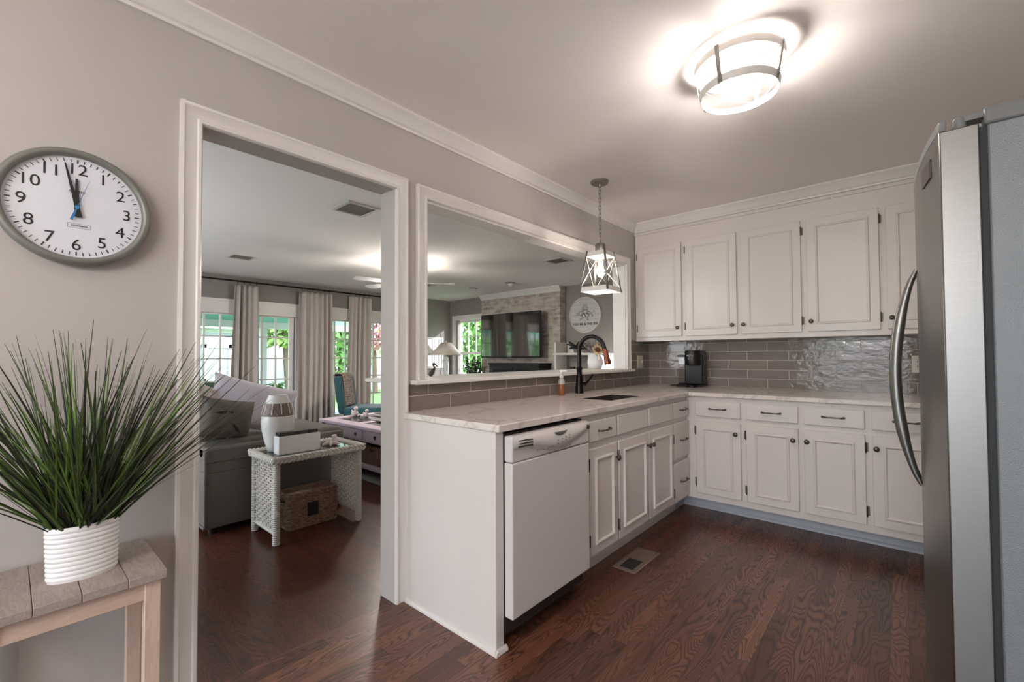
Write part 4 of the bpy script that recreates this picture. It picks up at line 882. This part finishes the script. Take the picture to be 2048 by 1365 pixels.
def bird(label, x, y, s, fl):
    t = thing('bird_figurine', label, 'figurine', (x, y, .5005), group='figurines on the coffee table'); m = MB(); z = .5005; m.ell((x, y, z+.032*s), (.034*s, .042*s, .032*s)); m.tube([(x, y+fl*.012*s, z+.04*s), (x, y+fl*.02*s, z+.07*s)], [.020*s, .016*s], 10); m.ell((x, y+fl*.02*s, z+.085*s), (.021*s, .022*s, .021*s)); m.tube([(x, y-fl*.03*s, z+.035*s), (x, y-fl*.058*s, z+.06*s)], [.014*s, .006*s], 8); part('body', m, M['figure'], t, ang=80)
    m = MB(); m.tube([(x, y+fl*.038*s, z+.084*s), (x, y+fl*.05*s, z+.082*s)], [.006*s, .002*s], 6); part('beak', m, M['figure'], t)
bird('taller pale pink bird figurine on the coffee table', 2.655, 4.765, 1.15, -1); bird('smaller pale pink bird figurine nearer the books on the coffee table', 2.69, 4.58, .95, -1)
m = MB(); m.ell((2.66, 4.68, .5205), (.02, .02, .02), 16, 10); tag(part('silver_ball', m, M['silver'], ang=80), 'small silver ball between the two bird figurines', 'ornament')
for k, (z0, z1, dx, lb) in enumerate(((.5105, .552, 0, 'lower thick book of the pair on the coffee table'), (.5525, .586, .03, 'upper book of the pair on the coffee table'))):
    b = thing('book', lb, 'book', (2.69, 4.16, z0), group='books on the coffee table'); x0, x1, y0, y1 = 2.585+dx, 2.80, 3.98, 4.325-dx*1.2
    m = MB(); m.box(x0, x1, y0, y1, z0, z0+.004); m.box(x0, x1, y0, y1, z1-.004, z1); m.box(x1-.004, x1, y0, y1, z0, z1); part('cover', m, M['book'], b); m = MB(); m.box(x0+.005, x1-.004, y0+.005, y1-.005, z0+.004, z1-.004); part('pages', m, M['page'], b)
# teal chair and throw
th_ = thing('slipper_chair', 'teal velvet armless chair by the window behind the coffee table', 'chair', (3.70, 6.2, 0), math.radians(-48))
m = MB(); m.box(-.30, .36, -.32, .32, .26, .44); part('seat', m, M['teal'], th_, bev=.055, seg=4, local=True)
m = MB(lambda a, b, c: (b-.02-.14*(c-.40), a, c)); m.box(-.31, .31, -.36, -.25, .34, .905); part('backrest', m, M['teal'], th_, bev=.045, seg=4, local=True)
for x in (-.26, .30):
    for y in (-.27, .27): m = MB(); m.tube([(x, y, .27), (x*1.04, y, 0)], [.026, .016], 8); part('leg', m, M['darkwood'], th_, local=True)
tw = thing('throw_blanket', 'speckled brown throw draped over the back of the teal chair', 'blanket', (3.70, 6.2, .5), math.radians(-48))
def drape(u, v):
    y = -.235+.36*u; l = v*1.02; h0 = .915
    if l < .46: z, x = .46+l, -.232
    elif l < .62: a = (l-.46)/.16*pi; z, x = h0+.004+.028*sin(a), -.300-.072*cos(a)+.072
    else: z, x = h0-(l-.62), 0
    xb0 = -.02-.14*(z-.40)
    if l < .46: x = xb0-.236
    elif l >= .62: x = xb0-.372
    else: x = xb0-.304+.068*cos((l-.46)/.16*pi)
    return (x+.004*sin(20*y+6*z), y+.03*(.9-z)*(u-.3), z-.5)
m = MB(); m.grid(drape, 14, 40); part('cloth', m, M['throw'], tw, local=True, ang=80, solid=.012)
# curtains and rod
RY, RZ = FY-.10, 2.315
rod = thing('curtain_rod', 'long dark metal curtain rod above the French windows', 'curtain rod', (3.3, RY, RZ)); m = MB(); m.tube([(1.3, RY, RZ), (5.2, RY, RZ)], .012, 10); part('pole', m, M['rod'], rod)
for x in (1.45, 3.27, 5.05): m = MB(); m.tube([(x, FY, RZ+.01), (x, RY, RZ+.01)], .007, 8); m.lathe([(.016, -.1)], 0, 0) if 0 else None; part('bracket', m, M['rod'], rod)
for x in (1.28, 5.22): m = MB(); m.ell((x, RY, RZ), (.024, .02, .02)); part('finial', m, M['rod'], rod)
def curtain(label, xt0, xt1, xb0, xb1, folds, seed):
    R = random.Random(seed); ph = [R.uniform(-.5, .5) for _ in range(8)]; y0 = RY
    t = thing('curtain', label, 'curtain', ((xt0+xt1)/2, y0, 0), group='curtains on the long rod')
    def f(u, v):
        k = 1-v; x = (xb0+(xt0-xb0)*v)+((xb1-xb0)+((xt1-xt0)-(xb1-xb0))*v)*u
        w = sin(2*pi*folds*(u+.055*sin(5*u+ph[0]*5)+.035*k*sin(4*u+ph[1]*6+2.2*k))+ph[2]*4); amp = (.030+.016*k)*(1+.45*sin(7*u+ph[5]*6)); w2 = sin(2*pi*(folds*1.9)*u+ph[3]*5+2*k)
        return (x+.008*k*sin(8*u+ph[4]), y0+amp*w+.007*w2*(.4+k), .02+2.23*v+(.012*abs(sin(pi*folds*u+.4)) if v > .99 else 0))
    m = MB(); m.grid(f, 110, 36); part('drape', m, M['curtain'], t, ang=80, solid=.003)
    n = max(4, int(folds)); 
    for k in range(n):
        x = xt0+(xt1-xt0)*(k+.5)/n; m = MB(); m.tube([(x, RY+.020*cos(a), RZ-.004+.022*sin(a)) for a in [2*pi*i/14 for i in range(14)]], .0025, 6, True); m.tube([(x, RY, RZ-.026), (x, RY, RZ-.05)], .002, 5); part('ring', m, M['rod'], t)
curtain('curtain panel nearest the doorway casing, hanging above the lavender pillow', 2.165, 2.495, 2.09, 2.52, 4, 1)
curtain('widest curtain panel, in the middle between the two pairs of French windows', 3.085, 3.635, 3.03, 3.66, 6, 2)
curtain('curtain panel behind the teal chair', 3.94, 4.38, 3.88, 4.34, 5, 3)
# ceiling fan
fn_ = thing('ceiling_fan', 'white five-bladed ceiling fan with a light in the living room', 'fan', (3.33, 4.78, CZ)); fx_, fy_, fz_ = 3.33, 4.78, 2.13
m = MB(); m.lathe([(.07, CZ), (.06, CZ-.04), (.014, CZ-.05), (.014, 2.235), (.09, 2.225), (.11, 2.20), (.11, 2.15), (.08, 2.12), (.0001, 2.12)], fx_, fy_, 28); part('motor', m, M['ceramic'], fn_)
for k in range(5):
    a = math.radians(102+72*k); m = MB(lambda r, w, h: (fx_+r*cos(a)-w*sin(a), fy_+r*sin(a)+w*cos(a), fz_+h+w*.2))
    m.prism([(.17, -.05), (.60, -.065), (.645, -.045), (.645, .045), (.60, .065), (.17, .05)], 0, .007); part('blade', m, M['ceramic'], fn_)
    m = MB(lambda r, w, h: (fx_+r*cos(a)-w*sin(a), fy_+r*sin(a)+w*cos(a), fz_+h)); m.box(.08, .2, -.02, .02, .007, .014); part('blade_arm', m, M['nickel'], fn_)
m = MB(); m.lathe([(.075, 2.118), (.10, 2.10), (.10, 2.085), (.085, 2.055), (.05, 2.035), (.0001, 2.03)], fx_, fy_, 28); part('light_bowl', m, M['fanlight'], fn_)
# ceiling vents and spots
def vent(label, x0, x1, y0, y1, dark):
    t = thing('ceiling_vent', label, 'vent', ((x0+x1)/2, (y0+y1)/2, CZ), group='vents in the living room ceiling'); mm = lambda: MB(lambda a, b, h: (a, b, CZ-h))
    m = mm(); m.frame(x0, x1, y0, y1, [(0, 0), (.006, .010), (.03, .012), (.034, .004)]); part('vent_frame', m, M['ventwhite'], t)
    m = mm(); n = 16; [m.box(x0+.034, x1-.034, y0+.034+(y1-y0-.068)*(k+.1)/n, y0+.034+(y1-y0-.068)*(k+.72)/n, .003, .006) for k in range(n)]; part('grille', m, M['ventgrey'], t); m = mm(); m.box(x0+.03, x1-.03, y0+.03, y1-.03, 0, .0015); part('duct_opening', m, M['ventdark' if dark else 'ventgrey'], t)
vent('square ceiling vent near the top of the doorway', 1.712, 2.005, 3.175, 3.475, 0); vent('ceiling vent over the sofa toward the far windows', 1.69, 1.97, 5.78, 6.07, 0)
vent('dark ceiling vent seen above the pendant lantern', 4.44, 4.72, 3.10, 3.39, 1); vent('ceiling vent beyond the fan blade near the far wall', 4.46, 4.74, 5.78, 6.08, 1)
for k, (x, y, lb) in enumerate(((5.42, 5.68, 'recessed spot in the ceiling farther from the pass-through'), (5.43, 4.81, 'recessed spot in the ceiling nearer the brick chimney centre'))):
    t = thing('ceiling_spot', lb, 'light', (x, y, CZ), group='ceiling spots before the chimney'); m = MB(); m.lathe([(.085, CZ), (.083, CZ-.006), (.06, CZ-.010), (.0001, CZ-.010)], x, y, 28); part('trim_ring', m, M['nickel'], t)
    m = MB(); m.lathe([(.05, 0), (.052, .03), (.047, .05), (.0001, .052)], 0, 0, 20); m.v = [(x+a*.85+c*.5, y+b, CZ-.006-c*.8+a*.5*.4) for a, b, c in m.v]; part('eyeball', m, M['ventwhite'], t)
# television
tv = thing('television', 'flat-screen television on the whitewashed brick chimney', 'television', (6.0, 5.33, 1.57)); TVX = 5.985
mT = mapB(TVX)
m = MB(mT); m.box(4.625, 6.055, 1.165, 1.975, -.04, 0); part('casing', m, M['black'], tv, bev=.006)
m = MB(mT); m.box(4.640, 6.040, 1.195, 1.962, 0.0002, .0015); sm = part('screen', m, pm('tv_screen', C(14, 14, 15), .06, var=.01, IOR=3.3), tv)
m = MB(mT); m.box(5.29, 5.385, 1.176, 1.183, 0, .001); part('maker_mark', m, M['whiteprint'], tv)
m = MB(); m.box(TVX+.04, BX-.001, 5.25, 5.42, 1.45, 1.70); part('wall_bracket', m, M['matblack'], tv)
# black hearth cabinet below
hb = thing('hearth_cabinet', 'black cabinet below the television', 'cabinet', (6.03, 5.18, 0)); m = MB(); m.box(5.86, BX-.001, 4.56, 5.72, 0, 1.045); part('body', m, M['matblack'], hb, bev=.004)
m = MB(); m.box(5.85, BX-.001, 4.54, 5.74, 1.046, 1.07); part('top', m, M['matblack'], hb, bev=.003)
for y0, y1 in ((4.60, 5.12), (5.14, 5.68)): m = MB(mapB(5.86)); m.frame(y0, y1, .1, 1.0, [(0, 0), (0, .01), (.05, .012), (.06, .002)]); part('door', m, M['black'], hb)
ch = thing('candle_holder', 'thin black wire candle holder beside the black cabinet', 'candle holder', (5.80, 5.78, 0)); m = MB(); X_, Y_ = 5.80, 5.79
m.tube([(X_, Y_-.045, 1.14), (X_, Y_-.045, 1.0), (X_, Y_, .97), (X_, Y_+.045, 1.0), (X_, Y_+.045, 1.14)], .005, 6); m.tube([(X_, Y_, .97), (X_, Y_, .01)], .006, 6); m.tube([(X_+.1, Y_, 0.005), (X_-.1, Y_, 0.005)], .006, 6); m.tube([(X_, Y_+.1, 0.005), (X_, Y_-.1, 0.005)], .006, 6); part('stand', m, M['matblack'], ch)
# round sign
sg = thing('round_sign', 'round white plank sign with an octopus drawing and lettering', 'sign', (6.36, 3.953, 1.875)); GY, GZ, GR = 3.953, 1.875, .302
mS = lambda: MB(lambda a, b, c: (TX-c, GY-a, GZ+b))
m = mS(); m.lathe([(GR-.012, 0), (GR-.012, .02), (.0001, .02)], n=56); part('board', m, M['shiplap'], sg)
m = mS(); m.lathe([(GR-.014, 0), (GR, 0), (GR, .034), (GR-.014, .034), (GR-.014, 0)], n=56); m.f = [f for f in m.f if len(f) == 4]; m.mi = [0]*len(m.f); part('rim', m, M['pink'], sg)
m = mS(); m.text('YOU ME & THE SEA', .056, 0, -.155, .0206, .001, bold=.0018); part('lettering', m, M['ink'], sg)
m = mS(); m.tube([(.055*cos(a), .10+.075*sin(a), .021) for a in [2*pi*i/20 for i in range(20)]], .0035, 5, True)
for k in range(8):
    b0 = -pi+pi*(k+.5)/8; pts = []
    for i in range(16):
        t = i/15; r = .035+.12*t; aa = b0+.9*(k-3.5)/3.5*t*0+(.35 if k % 2 else -.35)*sin(pi*t*1.6)
        pts.append((r*cos(aa)*1.05+.012*sin(9*t+k), .05+r*sin(aa)*.85+.02*t*t*((-1)**k), .0212))
    c = pts[-1]; pts += [(c[0]+.016*sin(q)*(1 if cos(b0) > 0 else -1), c[1]+.016*(1-cos(q)), .0212) for q in (.8, 1.8, 2.8, 3.8)]; m.tube(pts, [.006-.004*i/len(pts) for i in range(len(pts))], 5)
for k in (-1, 1): m.lathe([(.010, .0205), (.008, .0225)], .022*k, .085, 10)
for k in range(9): m.tube([(-.045+.011*k, .06, .0212), (-.035+.009*k, .165-.0022*(k-4)**2, .0212)], .0016, 4)
part('octopus_drawing', m, M['bluestone'], sg)
# hutch beside the chimney
hu = thing('white_hutch', 'white hutch with a scalloped top gallery beside the brick chimney', 'hutch', (6.15, 4.03, 0)); HX0, HX1, HY0, HY1 = 6.0, 6.35, 3.68, 4.36
m = MB(); m.box(HX0, HX1, HY0, HY1, 0, .93); part('cabinet_body', m, M['trim'], hu, bev=.003)
for y in (HY0, HY1-.035): m = MB(); m.box(HX0+.02, HX1, y, y+.035, .93, 1.42 if y > 4 else 1.24); part('side', m, M['trim'], hu, bev=.006)
m = MB(); m.box(HX0, HX1, HY0-.01, HY1+.01, 1.205, 1.24); part('shelf', m, M['trim'], hu, bev=.003)
m = MB(mapB(HX1)); P_ = [(HY0+.05, 1.24)]+[(HY0+.05+(HY1-HY0-.1)*i/24, 1.30+.13*(i/24)**1.5+.022*abs(sin(pi*i/8))) for i in range(25)]+[(HY1-.05, 1.24)]; m.prism(P_, 0, .02); part('scalloped_back', m, M['trim'], hu)
m = MB(); m.box(6.08, 6.14, 4.02, 4.09, .9305, 1.01); m.box(6.06, 6.16, 3.97, 4.12, .9305, .955); tag(part('trinket', m, M['matblack'], bev=.003), 'small dark ornament on the lower level of the white hutch', 'ornament')
dp = thing('dark_succulent', 'dark-leaved plant in a grey pot on top of the white hutch', 'plant', (6.12, 3.99, 1.2405)); m = MB(); m.lathe([(.055, 1.2405), (.065, 1.30), (.0001, 1.30)], 6.12, 3.97, 20); part('pot', m, M['greyleaf'], dp); m = MB(); R = random.Random(5)
for k in range(22):
    a = R.uniform(0, 2*pi); l = R.uniform(.12, .24); up_ = R.uniform(.1, 1.2); d = Vector((cos(a)*.6, sin(a)*1.0, up_)).normalized(); p = Vector((6.12, 3.97, 1.30)); m.tube([p, p+d*l*.5, p+d*l*.85+Vector((0, 0, -.02)), p+d*l+Vector((0, 0, -.035))], [.010, .020, .016, .003], 6)
part('leaves', m, M['blackleaf'], dp, ang=80)
# glowing drum on a stem, put in for a bright white patch
dl = thing('glow_drum', 'glowing white drum on a stem behind the flower pitcher', 'lamp', (5.95, 3.30, 0)); m = MB(); m.lathe([(.12, 0), (.12, .02), (.015, .03), (.015, .96), (.0001, .96)], 5.95, 3.32, 20); part('stem', m, M['nickel'], dl)
m = MB(); m.lathe([(.15, .93), (.15, 1.225), (.147, 1.225), (.147, .93), (.15, .93)], 5.95, 3.32, 32); m.f = [f for f in m.f if len(f) == 4]; m.mi = [0]*len(m.f); part('shade', m, M['drumglow'], dl)
# table lamp, its table, mirror
LXX, LYY = 5.90, 6.985
lt = thing('lamp_table', 'small white table under the shell lamp in the far corner', 'table', (LXX, LYY, 0)); m = MB(); m.box(LXX-.28, LXX+.28, LYY-.30, LYY+.28, .70, .73); part('table_top', m, M['trim'], lt, bev=.004)
for x in (-.25, .25):
    for y in (-.26, .25): m = MB(); m.box(LXX+x-.02, LXX+x+.02, LYY+y-.02, LYY+y+.02, 0, .70); part('leg', m, M['trim'], lt)
tl = thing('table_lamp', 'table lamp with a cream cone shade in the far corner of the living room', 'lamp', (LXX, LYY, .73))
m = MB(); m.lathe([(.07, .7305), (.07, .745), (.045, .75), (.05, .86), (.058, 1.02), (.05, 1.09), (.035, 1.11)], LXX, LYY, 24); part('base', m, M['ceramic'], tl, ang=50)
m = MB(); m.ell((LXX, LYY, 1.15), (.05, .05, .055), 16, 10); m.tube([(LXX, LYY, 1.2), (LXX, LYY, 1.50)], .006, 8); part('shell_ball', m, M['ceramic'], tl)
m = MB(); m.lathe([(.325, 1.222), (.105, 1.475)], LXX, LYY, 40); m.f = [f for f in m.f if len(f) == 4]; m.mi = [0]*len(m.f); part('lamp_shade', m, M['shade'], tl, solid=.004)
m = MB(); m.ell((LXX, LYY, 1.495), (.012, .012, .016)); part('finial', m, M['ceramic'], tl)
mr = thing('window_mirror', 'white window-pane mirror on the far wall behind the cone-shaded lamp', 'mirror', (5.85, FY, 1.25)); mM = mapW(FY)
m = MB(mM); m.frame(5.50, 6.14, .95, 1.60, [(0, 0), (0, .025), (.045, .025), (.048, .012)]); part('mirror_frame', m, M['trim'], mr); m = MB(mM); m.box(5.545, 6.095, .995, 1.555, .008, .012); part('glass', m, M['mirror'], mr)
m = MB(mM); [m.box(x-.008, x+.008, .995, 1.555, .0121, .022) for x in (5.73, 5.91)]; m.box(5.545, 6.095, 1.27, 1.286, .0121, .02); part('muntin', m, M['trim'], mr)
# dark leafy plant by the window
bp = thing('leafy_plant', 'dark small-leaved plant silhouetted against the window by the television', 'plant', (6.0, 6.22, 0)); m = MB(); m.lathe([(.10, 0), (.14, .30), (.13, .32), (.0001, .31)], 6.0, 6.25, 24); part('pot', m, M['matblack'], bp); m = MB(); m2 = MB(); R = random.Random(9)
for k in range(34):
    a = R.uniform(0, 2*pi); top = Vector((6.03+.10*cos(a)*R.random(), 6.33+.21*sin(a), R.uniform(.85, 1.22))); b0 = Vector((6.0, 6.25, .30)); mid = (b0+top)/2+Vector((0, R.uniform(-.05, .05), .06)); m.tube([b0, mid, top], .003, 5)
    for j in range(13):
        t = R.uniform(.45, 1); c = mid.lerp(top, (t-.45)/.55)+Vector((R.uniform(-.02, .02), R.uniform(-.035, .035), R.uniform(-.02, .02))); m2.ell(c, (.006, .017, .013), 6, 4, Matrix.Rotation(R.uniform(0, 3), 3, 'X'))
part('stems', m, M['blackleaf'], bp); part('leaves', m2, M['blackleaf'], bp)
# ledge ornaments
pc_ = thing('pitcher', 'round white ceramic pitcher on the pass-through ledge holding flowers', 'pitcher', (3.575, 2.12, 1.0695)); QX, QY, QZ = 3.575, 2.125, 1.0695
m = MB(); m.lathe([(.045, QZ), (.052, QZ+.004), (.068, QZ+.03), (.073, QZ+.06), (.066, QZ+.095), (.050, QZ+.118), (.047, QZ+.128), (.054, QZ+.145), (.050, QZ+.145), (.043, QZ+.128), (.04, QZ+.12)], QX, QY, 32); part('body', m, M['ceramic'], pc_, ang=60)
m = MB(); dx, dy = -.60, -.80; m.tube([(QX+dx*r, QY+dy*r, QZ+z) for r, z in ((.052, .135), (.075, .13), (.088, .105), (.083, .08), (.068, .068))], .007, 8); part('handle', m, M['ceramic'], pc_)
def flower(label, x, y, z, r, ctr, petal, seedm, cat='flower', up=.3, n=22, stem=True):
    t = thing('sunflower' if seedm else 'blue_flower', label, cat, (x, y, z), group='flowers in the white pitcher'); nrm = Vector(ctr).normalized(); a_ = nrm.orthogonal().normalized(); b_ = nrm.cross(a_); c = Vector((x, y, z)); m = MB()
    for q, (k_, l) in enumerate(((0, 1.0), (.5, .82))):
        for k in range(n):
            an = 2*pi*(k+k_)/n; d = a_*cos(an)+b_*sin(an); s_ = a_*-sin(an)+b_*cos(an); i = [m.p(*(c+d*r*.35)), m.p(*(c+d*r*.7*l+s_*r*.13+nrm*r*.08)), m.p(*(c+d*r*l+nrm*r*(.02+.05*q))), m.p(*(c+d*r*.7*l-s_*r*.13+nrm*r*.08))]; m.face(*i)
    part('petals', m, petal, t, solid=.0008)
    if seedm: m = MB(); m.ell(c+nrm*.004, (r*.42, r*.42, r*.16), 16, 8, Matrix((a_, b_, nrm)).transposed()); part('seed_head', m, seedm, t)
    m = MB(); m.tube([c-nrm*.004, c-nrm*.03+Vector((0, 0, -.02)), (QX+(x-QX)*.25, QY+(y-QY)*.25, QZ+.10)], .003, 6); part('stem', m, M['leafmid'], t)
flower('cream sunflower facing the kitchen in the white pitcher', QX-.035, QY-.05, QZ+.172, .055, (-.75, -.6, .25), M['sunflower'], M['seed'])
flower('second cream sunflower higher at the back of the white pitcher', QX+.045, QY-.02, QZ+.205, .050, (-.4, -.6, .5), M['sunflower'], M['seed'])
flower('dull blue flower low in the white pitcher', QX+.04, QY-.055, QZ+.150, .035, (-.3, -.8, .2), M['blueflower'], None, n=14)
t = thing('dried_bouquet', 'dusty grey dried sprigs behind the sunflowers in the pitcher', 'flower', (QX, QY, QZ+.1)); m = MB(); R = random.Random(12)
for k in range(60):
    a = R.uniform(0, 2*pi); e = R.uniform(.2, 1.3); l = R.uniform(.06, .15); d = Vector((cos(a)*cos(e), sin(a)*cos(e), sin(e))); p = Vector((QX, QY, QZ+.13))+d*l; s_ = d.orthogonal().normalized()*.012
    i = [m.p(*(p-d*.02)), m.p(*(p+s_)), m.p(*(p+d*.025)), m.p(*(p-s_))]; m.face(*i); m.tube([(QX, QY, QZ+.11), p], .0012, 4)
part('leaves', m, M['greyleaf'], t)
pe = thing('pelican_figurine', 'small dark pelican figurine on the left end of the ledge', 'figurine', (1.715, 2.15, 1.0695)); ex, ey, ez = 1.715, 2.15, 1.0695
vx, vy = .76, -.65
W = lambda s_, z: (ex+vx*s_, ey+vy*s_, ez+z)
m = MB(); m.tube([W(-.020, .0), W(-.015, .014), W(-.003, .032), W(.006, .045), W(.007, .055)], [.010, .0155, .0135, .007, .005], 12); m.tube([W(.007, .052), W(.001, .062), W(-.002, .070), W(.004, .076)], [.005, .0045, .005, .007], 10); m.ell(W(.003, .075), (.0085, .0085, .008)); part('body', m, M['pelican'], pe, ang=80)
m = MB(); m.tube([W(.008, .074), W(.018, .065), W(.030, .052)], [.006, .005, .0012], 8); part('beak', m, M['pelican'], pe)
# porch: lattice chair and fern
pcx = thing('lattice_chair', 'dark green lattice-backed patio chair outside the nearest French window', 'chair', (2.22, 8.5, -.03)); m = MB()
m.box(1.95, 2.62, 8.36, 8.40, .70, .80); part('top_rail', m, M['lattice'], pcx); m = MB()
for k in range(-8, 16):
    for sgn in (-1, 1):
        pts = []
        for q in (0, 1): z = .30+.40*q; x = 1.95+.048*k+(.40*q if sgn > 0 else .40*(1-q)); pts.append((x, 8.38, z))
        def cl_(p, o): 
            p = list(p)
            for lim in (1.95, 2.62):
                if (lim == 1.95 and p[0] < lim) or (lim == 2.62 and p[0] > lim): tt = (lim-o[0])/(p[0]-o[0]) if p[0] != o[0] else 0; p = [lim, p[1], o[2]+(p[2]-o[2])*tt]
            return p
        if max(p[0] for p in pts) < 1.96 or min(p[0] for p in pts) > 2.61: continue
        a_, b_ = cl_(pts[0], pts[1]), cl_(pts[1], pts[0]); m.tube([a_, b_], .006, 4)
part('lattice_back', m, M['lattice'], pcx); m = MB(); m.box(1.93, 2.64, 7.95, 8.42, .25, .30); part('seat', m, M['lattice'], pcx)
for x in (1.95, 2.62):
    for y, z in ((7.97, .27), (8.38, .80)): m = MB(); m.box(x-.02, x+.02, y-.02, y+.02, -.03, z); part('leg', m, M['lattice'], pcx)
fe = thing('potted_fern', 'bright green fern in a blue pot on the porch outside', 'plant', (3.2, 8.35, -.03)); m = MB(); m.lathe([(.18, -.03), (.18, .0), (.03, .02), (.03, .40), (.17, .42), (.17, .44)], 3.17, 8.35, 20); part('stand', m, M['matblack'], fe); m = MB(); m.lathe([(.10, .441), (.14, .60), (.15, .62), (.0001, .61)], 3.17, 8.35, 24); part('pot', m, M['bluepot'], fe); m = MB(); R = random.Random(4)
for k in range(60):
    a = R.uniform(0, 2*pi); l = R.uniform(.14, .32); e = R.uniform(.1, 1.3); P_ = [Vector((3.17, 8.35, .61))+Vector((cos(a)*cos(e), sin(a)*cos(e), sin(e)))*l*t+Vector((0, 0, -.14*t*t)) for t in (0, .35, .7, 1)]
    for p, q in zip(P_, P_[1:]):
        for j in range(3):
            c = p.lerp(q, j/3); s_ = Vector((-sin(a), cos(a), .2))*R.uniform(.025, .045)
            for sg_ in (-1, 1): i = [m.p(*c), m.p(*(c+s_*sg_+(q-p)*.25+Vector((0, 0, .012)))), m.p(*(c+s_*sg_*.9+(q-p)*.5)), m.p(*(c+(q-p)*.3))]; m.face(*i)
part('fronds', m, M['leaf_a'], fe)

# chandelier over the breakfast corner behind the camera
cz_ = thing('chandelier', 'five-armed chandelier hanging over the breakfast corner', 'light', (-1.15, .35, CZ)); ax_, ay_ = -1.15, .35
m = MB(); m.lathe([(.06, CZ), (.05, CZ-.03), (.008, CZ-.035), (.008, 1.86), (.03, 1.84), (.03, 1.72), (.0001, 1.69)], ax_, ay_, 20); part('stem', m, M['nickel'], cz_)
for k in range(5):
    a = 2*pi*k/5+.2; q = lambda r, z: (ax_+r*cos(a), ay_+r*sin(a), z)
    m = MB(); m.tube([q(.02, 1.76), q(.12, 1.70), q(.22, 1.72), q(.26, 1.78)], .007, 8); m.lathe([(.03, 1.78), (.014, 1.785), (.014, 1.84), (.0001, 1.84)], *q(.26, 0)[:2], 14); part('arm', m, M['nickel'], cz_)
    bulb(q(.26, 1.84), (0, 0, 1), .08, .022, M['bulbc'], cz_)
